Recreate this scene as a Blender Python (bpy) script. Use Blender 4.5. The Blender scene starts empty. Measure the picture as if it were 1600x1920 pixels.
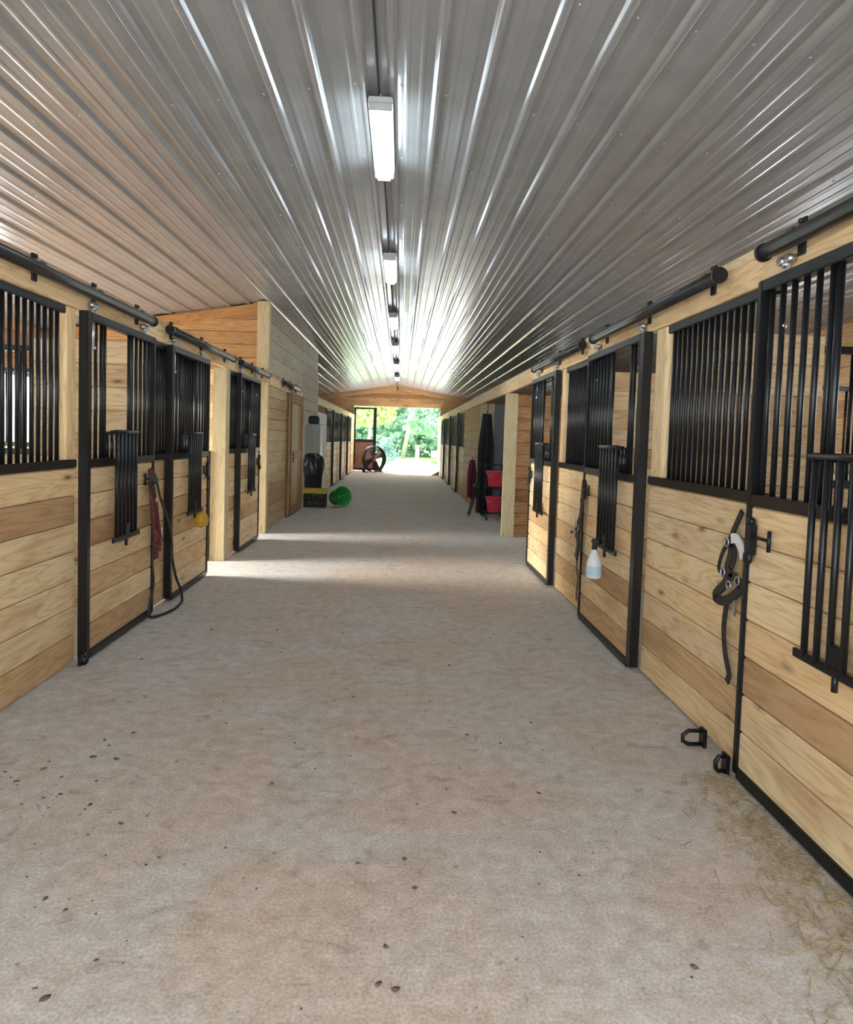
import bpy, bmesh, math, random
from mathutils import Vector, Matrix
random.seed(7)
S = bpy.context.scene
COL = S.collection
V = Vector
X3, Y3, Z3 = V((1, 0, 0)), V((0, 1, 0)), V((0, 0, 1))

# ------------------------------------------------------------------ materials
def new_mat(name):
    m = bpy.data.materials.new(name); m.use_nodes = True
    nt = m.node_tree; nt.nodes.clear()
    out = nt.nodes.new('ShaderNodeOutputMaterial')
    b = nt.nodes.new('ShaderNodeBsdfPrincipled')
    nt.links.new(b.outputs[0], out.inputs[0])
    return m, nt, b

def N(nt, typ, **kw):
    n = nt.nodes.new(typ)
    for k, v in kw.items():
        if k.startswith('i_'):
            key = k[2:]
            n.inputs[int(key) if key.isdigit() else key].default_value = v
        else:
            setattr(n, k, v)
    return n

def ramp(nt, fac, stops):
    r = nt.nodes.new('ShaderNodeValToRGB')
    e = r.color_ramp.elements
    while len(e) < len(stops): e.new(0.5)
    for el, (p, c) in zip(e, stops):
        el.position = p; el.color = c if len(c) == 4 else (*c, 1)
    nt.links.new(fac, r.inputs[0])
    return r

def mixc(nt, fac, a, b, blend='MIX'):
    m = nt.nodes.new('ShaderNodeMix'); m.data_type = 'RGBA'; m.blend_type = blend
    for sock, val in ((m.inputs[0], fac), (m.inputs[6], a), (m.inputs[7], b)):
        if hasattr(val, 'is_linked'): nt.links.new(val, sock)
        elif isinstance(val, (int, float)): sock.default_value = val
        else: sock.default_value = (*val, 1) if len(val) == 3 else val
    return m.outputs[2]

def math_(nt, op, a, b=None):
    m = nt.nodes.new('ShaderNodeMath'); m.operation = op
    for i, v in enumerate((a, b)):
        if v is None: continue
        if hasattr(v, 'is_linked'): nt.links.new(v, m.inputs[i])
        else: m.inputs[i].default_value = v
    return m.outputs[0]

def wood_mat(name, light, mid, dark, stain=(0.55, 0.45, 0.40), stain_amt=0.55, knot=1.0, rough=0.55, contrast=1.0):
    m, nt, b = new_mat(name)
    at = N(nt, 'ShaderNodeAttribute', attribute_name='wc')
    bid = N(nt, 'ShaderNodeAttribute', attribute_name='bid')
    mp = N(nt, 'ShaderNodeMapping'); mp.inputs['Scale'].default_value = (0.55, 5.0, 5.0)
    nt.links.new(at.outputs['Vector'], mp.inputs[0])
    n1 = N(nt, 'ShaderNodeTexNoise', i_Scale=1.3, i_Detail=3.0, i_Distortion=0.3)
    nt.links.new(mp.outputs[0], n1.inputs['Vector'])
    # cathedral growth rings: stripes of a smooth noise field
    ring = math_(nt, 'FRACT', math_(nt, 'MULTIPLY', n1.outputs[0], 11.0))
    ring = math_(nt, 'ABSOLUTE', math_(nt, 'SUBTRACT', math_(nt, 'MULTIPLY', ring, 2.0), 1.0))
    mp2 = N(nt, 'ShaderNodeMapping'); mp2.inputs['Scale'].default_value = (1.5, 60.0, 60.0)
    nt.links.new(at.outputs['Vector'], mp2.inputs[0])
    n2 = N(nt, 'ShaderNodeTexNoise', i_Scale=2.0, i_Detail=4.0)
    nt.links.new(mp2.outputs[0], n2.inputs['Vector'])
    fac = math_(nt, 'ADD', math_(nt, 'MULTIPLY', ring, 0.6), math_(nt, 'MULTIPLY', n2.outputs[0], 0.55))
    c = ramp(nt, fac, [(0.12, dark), (0.45, mid), (0.85, light)]).outputs[0]
    c = mixc(nt, 0.35 + 0.45 * contrast, mid, c)
    # per-board tone
    tone = ramp(nt, bid.outputs['Fac'], [(0.0, (0.62, 0.50, 0.42)), (0.18, (0.88, 0.78, 0.68)), (0.4, (1, 1, 1)), (0.7, (1.10, 1.08, 1.02)), (1.0, (0.98, 0.86, 0.72))]).outputs[0]
    c = mixc(nt, 1.0, c, tone, 'MULTIPLY')
    # weather stains in blotches on some boards
    mp3 = N(nt, 'ShaderNodeMapping'); mp3.inputs['Scale'].default_value = (0.9, 2.5, 2.5)
    nt.links.new(at.outputs['Vector'], mp3.inputs[0])
    n3 = N(nt, 'ShaderNodeTexNoise', i_Scale=1.1, i_Detail=3.0)
    nt.links.new(mp3.outputs[0], n3.inputs['Vector'])
    st = ramp(nt, n3.outputs[0], [(0.55, (0, 0, 0)), (0.72, (1, 1, 1))]).outputs[0]
    c = mixc(nt, math_(nt, 'MULTIPLY', st, stain_amt), c, mixc(nt, 1.0, c, stain, 'MULTIPLY'))
    # knots
    mp4 = N(nt, 'ShaderNodeMapping'); mp4.inputs['Scale'].default_value = (2.2, 6.5, 0.0)
    nt.links.new(at.outputs['Vector'], mp4.inputs[0])
    vo = N(nt, 'ShaderNodeTexVoronoi', i_Scale=1.0, i_Randomness=1.0)
    nt.links.new(mp4.outputs[0], vo.inputs['Vector'])
    kn = ramp(nt, vo.outputs['Distance'], [(0.05, (1, 1, 1)), (0.10, (0.45, 0.45, 0.45)), (0.2, (0, 0, 0))]).outputs[0]
    sel = ramp(nt, N_sep(nt, vo.outputs['Color']), [(0.30, (0, 0, 0)), (0.36, (1, 1, 1))]).outputs[0]
    c = mixc(nt, math_(nt, 'MULTIPLY', math_(nt, 'MULTIPLY', kn, sel), 0.85 * knot), c, (0.15, 0.07, 0.028))
    nt.links.new(c, b.inputs['Base Color'])
    b.inputs['Roughness'].default_value = rough
    b.inputs['Specular IOR Level'].default_value = 0.35
    bp = N(nt, 'ShaderNodeBump', i_Strength=0.12, i_Distance=0.004)
    nt.links.new(fac, bp.inputs['Height']); nt.links.new(bp.outputs[0], b.inputs['Normal'])
    return m

def N_sep(nt, col):
    s = nt.nodes.new('ShaderNodeSeparateColor'); nt.links.new(col, s.inputs[0]); return s.outputs[0]

def plain(name, col, rough=0.5, metal=0.0, spec=0.5, var=0.15, scale=8.0, bump=0.0):
    m, nt, b = new_mat(name)
    tc = N(nt, 'ShaderNodeTexCoord')
    n = N(nt, 'ShaderNodeTexNoise', i_Scale=scale, i_Detail=4.0)
    nt.links.new(tc.outputs['Object'], n.inputs['Vector'])
    lo = tuple(c * (1 - var) for c in col); hi = tuple(min(1, c * (1 + var)) for c in col)
    c = ramp(nt, n.outputs[0], [(0.3, lo), (0.7, hi)]).outputs[0]
    nt.links.new(c, b.inputs['Base Color'])
    b.inputs['Roughness'].default_value = rough; b.inputs['Metallic'].default_value = metal
    b.inputs['Specular IOR Level'].default_value = spec
    if bump:
        bp = N(nt, 'ShaderNodeBump', i_Strength=bump, i_Distance=0.01)
        nt.links.new(n.outputs[0], bp.inputs['Height']); nt.links.new(bp.outputs[0], b.inputs['Normal'])
    return m

def emit(name, col, strength):
    m, nt, b = new_mat(name)
    b.inputs['Base Color'].default_value = (*col, 1)
    b.inputs['Emission Color'].default_value = (*col, 1)
    b.inputs['Emission Strength'].default_value = strength
    return m

M = {}
M['wood'] = wood_mat('pine_boards', (0.82, 0.66, 0.42), (0.73, 0.555, 0.32), (0.50, 0.32, 0.15), stain=(0.62, 0.50, 0.44), stain_amt=0.6)
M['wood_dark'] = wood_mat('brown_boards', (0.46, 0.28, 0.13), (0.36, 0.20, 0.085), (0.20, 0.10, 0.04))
M['wood_orange'] = wood_mat('orange_boards', (0.74, 0.52, 0.31), (0.62, 0.41, 0.22), (0.42, 0.24, 0.11), knot=0.8)
M['wood_loft'] = wood_mat('loft_boards', (0.52, 0.31, 0.14), (0.43, 0.235, 0.095), (0.28, 0.13, 0.05), knot=0.9)
M['wood_post'] = wood_mat('treated_posts', (0.58, 0.51, 0.34), (0.49, 0.42, 0.26), (0.33, 0.265, 0.14), stain=(0.72, 0.80, 0.66), knot=0.7, contrast=0.6)
M['wood_grey'] = wood_mat('weathered_sheathing', (0.50, 0.43, 0.28), (0.40, 0.335, 0.205), (0.25, 0.205, 0.12), stain=(0.62, 0.66, 0.60), stain_amt=0.7, knot=0.5, contrast=0.7)
M['wood_tack'] = wood_mat('tack_room_boards', (0.56, 0.44, 0.25), (0.46, 0.34, 0.18), (0.30, 0.20, 0.09), knot=0.7)
M['black'] = plain('black_powder_coat', (0.008, 0.0085, 0.010), rough=0.33, spec=0.38, var=0.2)
M['track'] = plain('black_track_enamel', (0.018, 0.018, 0.019), rough=0.35, var=0.2)
M['galv'] = plain('galvanised_steel', (0.55, 0.56, 0.57), rough=0.32, metal=0.9, var=0.15, scale=30)
M['leather'] = plain('black_leather', (0.022, 0.019, 0.018), rough=0.5, var=0.3, scale=40)
M['leather_brown'] = plain('brown_leather', (0.10, 0.055, 0.03), rough=0.5, var=0.3, scale=40)
M['tan'] = plain('tan_webbing', (0.40, 0.27, 0.10), rough=0.8, var=0.2, scale=60)
M['maroon'] = plain('maroon_rope', (0.13, 0.03, 0.028), rough=0.9, var=0.5, scale=45, bump=0.4)
M['rubber'] = plain('black_rubber', (0.018, 0.018, 0.02), rough=0.6, var=0.2)
M['white_plastic'] = plain('white_plastic', (0.80, 0.82, 0.84), rough=0.35, var=0.05)
M['pale_label'] = plain('pale_blue_label', (0.50, 0.68, 0.80), rough=0.4, var=0.1)
M['bag'] = plain('black_bag', (0.012, 0.013, 0.02), rough=0.28, spec=0.6, var=0.3)
M['cab'] = plain('light_grey_enamel', (0.50, 0.53, 0.52), rough=0.4, var=0.05)
M['cabinet'] = plain('grey_green_enamel', (0.36, 0.41, 0.385), rough=0.4, var=0.05)
M['whiteboard'] = plain('white_wall_paint', (0.72, 0.68, 0.65), rough=0.6, var=0.08)
M['yellow'] = plain('yellow_plastic', (0.62, 0.44, 0.03), rough=0.45, var=0.1)
M['amber'] = plain('amber_plastic', (0.52, 0.30, 0.02), rough=0.35, var=0.1)
M['green'] = plain('green_plastic', (0.012, 0.30, 0.035), rough=0.4, var=0.2, scale=3)
M['dark_brown'] = plain('dark_basket', (0.03, 0.026, 0.018), rough=0.7, var=0.4)
M['straw_grey'] = plain('grey_rags', (0.22, 0.20, 0.16), rough=0.9, var=0.4, scale=25)
M['pink'] = plain('pink_plastic', (0.86, 0.065, 0.12), rough=0.4, var=0.06)
M['blanket'] = plain('black_blanket', (0.014, 0.016, 0.020), rough=0.85, var=0.4, scale=5)
M['blanket_red'] = plain('dark_red_blanket', (0.10, 0.014, 0.03), rough=0.85, var=0.3, scale=5)
M['grey_sheet'] = plain('grey_steel_sheet', (0.16, 0.19, 0.19), rough=0.45, var=0.08, scale=2)
M['door_red'] = plain('barn_red_boards', (0.22, 0.12, 0.115), rough=0.6, var=0.15, scale=4)
M['fan_red'] = plain('red_fan_motor', (0.30, 0.03, 0.05), rough=0.4, var=0.1)
M['bark'] = plain('pale_bark', (0.42, 0.40, 0.34), rough=0.9, var=0.3, scale=6, bump=0.5)
M['white_post'] = plain('cream_post_paint', (0.78, 0.74, 0.50), rough=0.6, var=0.08)
M['car_paint'] = plain('white_car_paint', (0.80, 0.82, 0.84), rough=0.2, var=0.02)
M['tyre'] = plain('tyre_rubber', (0.02, 0.02, 0.02), rough=0.8)
M['car_glass'] = plain('dark_car_glass', (0.04, 0.06, 0.07), rough=0.1, var=0.1)
M['hay'] = plain('hay_straw', (0.40, 0.31, 0.17), rough=0.9, var=0.35, scale=50)
M['clod'] = plain('dark_clods', (0.14, 0.105, 0.075), rough=0.95, var=0.4, scale=30)
M['lamp'] = emit('lamp_diffuser', (0.80, 0.92, 1.0), 22.0)

def leaf_mat(name, col):
    m, nt, b = new_mat(name)
    g = N(nt, 'ShaderNodeObjectInfo'); tc = N(nt, 'ShaderNodeTexCoord')
    n = N(nt, 'ShaderNodeTexNoise', i_Scale=1.4, i_Detail=3.0)
    nt.links.new(tc.outputs['Object'], n.inputs['Vector'])
    c = ramp(nt, n.outputs[0], [(0.3, tuple(x * 0.6 for x in col)), (0.7, tuple(min(1, x * 1.35) for x in col))]).outputs[0]
    nt.links.new(c, b.inputs['Base Color']); b.inputs['Roughness'].default_value = 0.55
    tr = N(nt, 'ShaderNodeBsdfTranslucent'); nt.links.new(c, tr.inputs[0])
    mx = N(nt, 'ShaderNodeMixShader', i_0=0.5)
    nt.links.new(b.outputs[0], mx.inputs[1]); nt.links.new(tr.outputs[0], mx.inputs[2])
    out = [x for x in nt.nodes if x.type == 'OUTPUT_MATERIAL'][0]
    nt.links.new(mx.outputs[0], out.inputs[0])
    return m
M['leaf_lime'] = leaf_mat('lime_leaves', (0.48, 0.60, 0.24))
M['leaf_green'] = leaf_mat('green_leaves', (0.32, 0.50, 0.36))
M['leaf_blue'] = leaf_mat('cool_green_leaves', (0.36, 0.54, 0.42))
M['leaf_dark'] = leaf_mat('dark_bush_leaves', (0.14, 0.28, 0.22))
M['grass'] = plain('grass_ground', (0.20, 0.36, 0.09), rough=0.9, var=0.3, scale=1.5)

# concrete floor: pale slab under tan dust, dark specks, scuffs
def concrete():
    m, nt, b = new_mat('dusty_concrete')
    tc = N(nt, 'ShaderNodeTexCoord')
    def noise(sc, det=5.0, dist=0.0, scale=(1, 1, 1)):
        mp = N(nt, 'ShaderNodeMapping'); mp.inputs['Scale'].default_value = scale
        nt.links.new(tc.outputs['Object'], mp.inputs[0])
        n = N(nt, 'ShaderNodeTexNoise', i_Scale=sc, i_Detail=det, i_Distortion=dist)
        nt.links.new(mp.outputs[0], n.inputs['Vector']); return n.outputs[0]
    base = (0.56, 0.56, 0.54); dust = (0.575, 0.475, 0.39); dust2 = (0.44, 0.365, 0.285)
    big = ramp(nt, noise(0.9, 6, 0.6), [(0.44, (0, 0, 0)), (0.54, (1, 1, 1))]).outputs[0]
    # dust is thicker along the middle of the aisle, where everyone walks
    sp = N(nt, 'ShaderNodeSeparateXYZ'); nt.links.new(tc.outputs['Object'], sp.inputs[0])
    mid = math_(nt, 'ABSOLUTE', math_(nt, 'ADD', sp.outputs[0], 0.0))
    midr = ramp(nt, math_(nt, 'DIVIDE', mid, 2.2), [(0.25, (1, 1, 1)), (0.95, (0.25, 0.25, 0.25))]).outputs[0]
    c = mixc(nt, math_(nt, 'MULTIPLY', math_(nt, 'ADD', math_(nt, 'MULTIPLY', big, 0.5), 0.45), midr), base, dust)
    med = ramp(nt, noise(3.2, 6, 0.4), [(0.52, (0, 0, 0)), (0.75, (1, 1, 1))]).outputs[0]
    c = mixc(nt, math_(nt, 'MULTIPLY', med, 0.5), c, dust2)
    sw = ramp(nt, noise(2.0, 5, 1.2, (0.8, 3.0, 1)), [(0.58, (0, 0, 0)), (0.72, (1, 1, 1))]).outputs[0]
    c = mixc(nt, math_(nt, 'MULTIPLY', sw, 0.25), c, (0.30, 0.25, 0.19))
    pale = ramp(nt, noise(1.7, 4, 0.8), [(0.62, (0, 0, 0)), (0.72, (1, 1, 1))]).outputs[0]
    c = mixc(nt, math_(nt, 'MULTIPLY', pale, 0.4), c, (0.60, 0.59, 0.56))
    sm = ramp(nt, noise(5.5, 5, 0.9, (1, 1.6, 1)), [(0.60, (0, 0, 0)), (0.70, (1, 1, 1))]).outputs[0]
    c = mixc(nt, math_(nt, 'MULTIPLY', sm, 0.45), c, (0.27, 0.215, 0.16))
    mot = noise(14, 4, 0.5)
    c = mixc(nt, 0.5, c, mixc(nt, 1.0, c, ramp(nt, mot, [(0.3, (0.72, 0.66, 0.60)), (0.55, (1, 1, 1)), (0.75, (1.3, 1.3, 1.32))]).outputs[0], 'MULTIPLY'))
    fine = noise(90, 4)
    c = mixc(nt, 0.5, c, mixc(nt, 1.0, c, ramp(nt, fine, [(0.3, (0.55, 0.5, 0.45)), (0.7, (1.4, 1.4, 1.4))]).outputs[0], 'MULTIPLY'))
    sk = ramp(nt, noise(26, 2), [(0.70, (0, 0, 0)), (0.76, (1, 1, 1))]).outputs[0]
    c = mixc(nt, math_(nt, 'MULTIPLY', sk, 0.5), c, (0.12, 0.085, 0.06))
    sk2 = ramp(nt, noise(7, 3, 0.5), [(0.69, (0, 0, 0)), (0.75, (1, 1, 1))]).outputs[0]
    c = mixc(nt, math_(nt, 'MULTIPLY', sk2, 0.45), c, (0.15, 0.11, 0.08))
    nt.links.new(c, b.inputs['Base Color'])
    b.inputs['Roughness'].default_value = 0.75; b.inputs['Specular IOR Level'].default_value = 0.25
    bp = N(nt, 'ShaderNodeBump', i_Strength=0.12, i_Distance=0.003)
    nt.links.new(fine, bp.inputs['Height']); nt.links.new(bp.outputs[0], b.inputs['Normal'])
    return m
M['floor'] = concrete()

def ceiling_mat():
    m, nt, b = new_mat('ribbed_ceiling_steel')
    tc = N(nt, 'ShaderNodeTexCoord')
    n = N(nt, 'ShaderNodeTexNoise', i_Scale=2.5, i_Detail=4.0)
    nt.links.new(tc.outputs['Object'], n.inputs['Vector'])
    c = ramp(nt, n.outputs[0], [(0.35, (0.275, 0.28, 0.28)), (0.65, (0.305, 0.31, 0.31))]).outputs[0]
    nt.links.new(c, b.inputs['Base Color'])
    b.inputs['Metallic'].default_value = 0.15
    b.inputs['Roughness'].default_value = 0.24
    b.inputs['Specular IOR Level'].default_value = 0.8
    return m
M['ceil'] = ceiling_mat()

def gravel():
    m, nt, b = new_mat('pale_gravel')
    tc = N(nt, 'ShaderNodeTexCoord')
    n = N(nt, 'ShaderNodeTexNoise', i_Scale=6.0, i_Detail=6.0)
    nt.links.new(tc.outputs['Object'], n.inputs['Vector'])
    c = ramp(nt, n.outputs[0], [(0.3, (0.52, 0.54, 0.57)), (0.7, (0.64, 0.665, 0.70))]).outputs[0]
    nt.links.new(c, b.inputs['Base Color']); b.inputs['Roughness'].default_value = 0.9
    return m
M['gravel'] = gravel()

# ------------------------------------------------------------------ mesh builder
class MB:
    def __init__(s): s.v = []; s.f = []; s.wc = []; s.bid = []; s.smooth = []
    def add(s, verts, faces, wc=None, bid=None, smooth=False):
        o = len(s.v)
        bid = random.random() if bid is None else bid
        s.v += [tuple(p) for p in verts]
        s.wc += [tuple(p) for p in (wc or verts)]
        s.bid += [bid] * len(verts)
        s.f += [tuple(i + o for i in f) for f in faces]
        s.smooth += [smooth] * len(faces)
    def board(s, o, u, v, n, L, w, d, c=0.004, bid=None):
        """plank from corner o: L along the grain u, w across v, d thick along n; front edges chamfered"""
        o = V(o); off = V((random.uniform(0, 60), random.uniform(0, 60), random.uniform(0, 9)))
        g = .0046
        prof = [(0, 0), (w + g, 0), (w + g, d * .4), (w, d * .4), (w, d - c), (w - c, d), (c, d), (0, d - c)]
        vs, wc = [], []
        for a in (0, L):
            for (p, q) in prof:
                vs.append(o + u * a + v * p + n * q); wc.append(V((a, p, q)) + off)
        k = len(prof)
        fs = [tuple(range(k)), tuple(range(2 * k - 1, k - 1, -1))]
        for i in range(k):
            j = (i + 1) % k
            fs.append((j, i, i + k, j + k))
        s.add(vs, fs, wc, bid)
    def boards(s, o, u, v, n, L, H, bw=0.193, d=0.04, c=0.008, bids=None):
        o = V(o); k = max(1, round(H / bw)); w = H / k
        for i in range(k):
            s.board(o + v * (w * i), u, v, n, L, w - 0.004, d, c, bids[i % len(bids)] if bids else None)
    def box(s, x0, x1, y0, y1, z0, z1, c=0.0, grain=None):
        dims = (x1 - x0, y1 - y0, z1 - z0)
        g = grain if grain is not None else max(range(3), key=lambda i: dims[i])
        off = V((random.uniform(0, 60), random.uniform(0, 60), random.uniform(0, 9)))
        bm = bmesh.new()
        bmesh.ops.create_cube(bm, size=1)
        for p in bm.verts:
            p.co = V(((x0 + x1) / 2 + p.co.x * dims[0], (y0 + y1) / 2 + p.co.y * dims[1], (z0 + z1) / 2 + p.co.z * dims[2]))
        if c > 0:
            bmesh.ops.bevel(bm, geom=bm.edges[:], offset=c, segments=2, affect='EDGES')
        s.take(bm, g, off)
    def take(s, bm, g=0, off=V((0, 0, 0)), smooth=False, M4=None):
        if M4 is not None: bmesh.ops.transform(bm, matrix=M4, verts=bm.verts)
        bm.verts.index_update()
        vs = [p.co.copy() for p in bm.verts]
        o3 = [i for i in range(3) if i != g]
        wc = [V((p[g], p[o3[0]], p[o3[1]])) + off for p in vs]
        s.add(vs, [tuple(q.index for q in f.verts) for f in bm.faces], wc, smooth=smooth)
        bm.free()
    def tube(s, pts, r, seg=10, cap=True, closed=False):
        pts = [V(p) for p in pts]; n = len(pts)
        rr = r if isinstance(r, (list, tuple)) else [r] * n
        vs, fs = [], []
        up = None
        for i, p in enumerate(pts):
            if closed: t = pts[(i + 1) % n] - pts[i - 1]
            else: t = pts[min(i + 1, n - 1)] - pts[max(i - 1, 0)]
            t.normalize()
            if up is None:
                up = Z3 if abs(t.z) < 0.9 else X3
            a = t.cross(up).normalized(); bb = a.cross(t).normalized(); up = bb
            for k in range(seg):
                th = 2 * math.pi * k / seg
                vs.append(p + (a * math.cos(th) + bb * math.sin(th)) * rr[i])
        m = n if closed else n - 1
        for i in range(m):
            for k in range(seg):
                k2 = (k + 1) % seg; i2 = (i + 1) % n
                fs.append((i * seg + k, i * seg + k2, i2 * seg + k2, i2 * seg + k))
        s.add(vs, fs, smooth=True)
        if cap and not closed:
            o = len(s.v) - len(vs)
            s.f += [tuple(o + k for k in range(seg - 1, -1, -1)), tuple(o + (n - 1) * seg + k for k in range(seg))]
            s.smooth += [False, False]
    def ribbon(s, pts, w, t, nrm, closed=False):
        """flat strap following pts, width w in the plane, thickness t along nrm"""
        pts = [V(p) for p in pts]; nrm = V(nrm).normalized(); n = len(pts)
        vs, fs = [], []
        for i, p in enumerate(pts):
            if closed: d = pts[(i + 1) % n] - pts[i - 1]
            else: d = pts[min(i + 1, n - 1)] - pts[max(i - 1, 0)]
            sd = d.cross(nrm).normalized() * (w / 2)
            vs += [p - sd, p + sd, p + sd + nrm * t, p - sd + nrm * t]
        m = n if closed else n - 1
        for i in range(m):
            a, b2 = i * 4, ((i + 1) % n) * 4
            for k in range(4):
                k2 = (k + 1) % 4
                fs.append((a + k, a + k2, b2 + k2, b2 + k))
        if not closed: fs += [(3, 2, 1, 0), tuple((n - 1) * 4 + k for k in range(4))]
        s.add(vs, fs)
    def lathe(s, c, prof, seg=28, axis='z', mat4=None):
        c = V(c); vs, fs = [], []
        for (r, z) in prof:
            for k in range(seg):
                th = 2 * math.pi * k / seg
                p = V((r * math.cos(th), r * math.sin(th), z))
                if mat4 is not None: p = mat4 @ p
                vs.append(c + p)
        for i in range(len(prof) - 1):
            for k in range(seg):
                k2 = (k + 1) % seg
                fs.append((i * seg + k, i * seg + k2, (i + 1) * seg + k2, (i + 1) * seg + k))
        s.add(vs, fs, smooth=True)
    def ico(s, c, r, sc=(1, 1, 1), sub=2, jit=0.0, rot=0.0):
        bm = bmesh.new(); bmesh.ops.create_icosphere(bm, subdivisions=sub, radius=1)
        R = Matrix.Rotation(rot, 3, 'Z')
        for p in bm.verts:
            k = 1 + random.uniform(-jit, jit)
            p.co = V(c) + R @ V((p.co.x * r * sc[0] * k, p.co.y * r * sc[1] * k, p.co.z * r * sc[2] * k))
        s.take(bm, smooth=True)
    def mesh(s, name, origin=(0, 0, 0)):
        me = bpy.data.meshes.new(name); o = V(origin)
        me.from_pydata([tuple(V(p) - o) for p in s.v], [], s.f)
        a = me.attributes.new('wc', 'FLOAT_VECTOR', 'POINT'); a.data.foreach_set('vector', [q for p in s.wc for q in p])
        a = me.attributes.new('bid', 'FLOAT', 'POINT'); a.data.foreach_set('value', s.bid)
        me.polygons.foreach_set('use_smooth', s.smooth)
        me.update()
        bm = bmesh.new(); bm.from_mesh(me); bmesh.ops.recalc_face_normals(bm, faces=bm.faces); bm.to_mesh(me); bm.free()
        return me

def worldloc(o):
    p = V((0, 0, 0))
    while o is not None: p = p + o.location; o = o.parent
    return p

def obj(name, mb, mat, parent=None, origin=None):
    o = bpy.data.objects.new(name, None) if mb is None else None
    base = worldloc(parent) if parent is not None else V((0, 0, 0))
    org = V(origin) if origin is not None else base
    me = mb.mesh(name, org)
    me.materials.append(M[mat])
    o = bpy.data.objects.new(name, me); COL.objects.link(o)
    o.parent = parent; o.location = org - base
    return o

def tag(o, label, cat, group=None, kind=None):
    if label: o['label'] = label
    if cat: o['category'] = cat
    if group: o['group'] = group
    if kind: o['kind'] = kind
    return o

def thing(name, label, cat, loc=(0, 0, 0), group=None):
    o = bpy.data.objects.new(name, None); COL.objects.link(o)
    o.empty_display_size = 0.1; o.location = loc
    return tag(o, label, cat, group)

def struct(name, mb, mat):
    o = obj(name, mb, mat); o['kind'] = 'structure'; return o

_cyl = {}
def bar(name, parent, p, L, r=0.0135, mat='black', axis='z'):
    """one round steel bar as a part; bars of the same length share their mesh"""
    key = (round(L, 3), r, mat, axis)
    if key not in _cyl:
        mb = MB(); d = {'z': Z3, 'y': Y3, 'x': X3}[axis]
        mb.tube([V((0, 0, 0)), d * L], r, seg=10)
        me = mb.mesh('bar'); me.materials.append(M[mat]); _cyl[key] = me
    o = bpy.data.objects.new(name, _cyl[key]); COL.objects.link(o)
    o.parent = parent; o.location = V(p) - worldloc(parent)
    return o

# ------------------------------------------------------------------ dimensions (metres; camera stands at the origin)
RIDGE_X, RIDGE_Z, SLOPE = -0.225, 4.02, 0.165
LX, RX = -2.17, 1.72            # stall-front planes
LXO, RXO = -5.7, 5.25           # outer walls
Y0, YF = -0.4, 32.4             # near end, far end
SILL, TOP = 1.35, 2.38
def cz(x): return RIDGE_Z - SLOPE * abs(x - RIDGE_X)

# ------------------------------------------------------------------ floor, ground
mb = MB(); mb.add([(LXO, Y0, 0), (RXO, Y0, 0), (RXO, YF, 0), (LXO, YF, 0)], [(0, 1, 2, 3)]); struct('floor', mb, 'floor')
mb = MB()
def quad(mb, x0, x1, y0, y1, z): mb.add([(x0, y0, z), (x1, y0, z), (x1, y1, z), (x0, y1, z)], [(0, 1, 2, 3)])
quad(mb, -60, 60, YF, 44, -0.03); quad(mb, -60, 60, -40, Y0, -0.03); quad(mb, -60, LXO, Y0, YF, -0.03); quad(mb, RXO, 60, Y0, YF, -0.03)
struct('ground_gravel', mb, 'gravel')
mb = MB(); quad(mb, -60, 60, 44, 110, -0.02); struct('ground_grass', mb, 'grass')

# ------------------------------------------------------------------ ribbed steel ceiling
def ceiling():
    mb = MB()
    def side(sgn, xo):
        W = abs(xo - RIDGE_X); rib = 0.305
        prof = [(0.0, 0.0)]; k = 0
        x = 0.10
        while x < W - 0.1:
            prof += [(x - 0.034, 0), (x - 0.020, -0.019), (x - 0.011, -0.026), (x + 0.011, -0.026), (x + 0.020, -0.019), (x + 0.034, 0)]
            for q in (0.1, 0.2):
                if x + q + 0.03 < W: prof += [(x + q - 0.022, 0), (x + q - 0.008, -0.003), (x + q + 0.008, -0.003), (x + q + 0.022, 0)]
            x += rib
        prof.append((W, 0))
        vs = []
        for y in (Y0 - 0.3, YF + 0.4):
            for (d, h) in prof: vs.append((RIDGE_X + sgn * d, y, RIDGE_Z - SLOPE * d + h))
        n = len(prof)
        mb.add(vs, [(i, i + 1, n + i + 1, n + i) for i in range(n - 1)])
        # upper skin, so the roof has thickness
        mb.add([(RIDGE_X, Y0 - .3, RIDGE_Z + .08), (xo, Y0 - .3, cz(xo) + .08), (xo, YF + .4, cz(xo) + .08), (RIDGE_X, YF + .4, RIDGE_Z + .08)], [(0, 1, 2, 3)])
    side(-1, LXO - 0.15); side(1, RXO + 0.15)
    struct('ceiling', mb, 'ceil')
    # screw heads in cross rows
    mb = MB()
    for y in [1.2 + 1.22 * i for i in range(12)]:
        for sgn, xo in ((-1, LXO), (1, RXO)):
            x = 0.10 + 0.06
            while x < abs(xo - RIDGE_X) - 0.2:
                X = RIDGE_X + sgn * x
                mb.ico((X, y, cz(X) - 0.003), 0.008, (1, 1, 0.7), sub=1); x += 0.305
    struct('trim_12', mb, 'galv')
ceiling()

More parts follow.
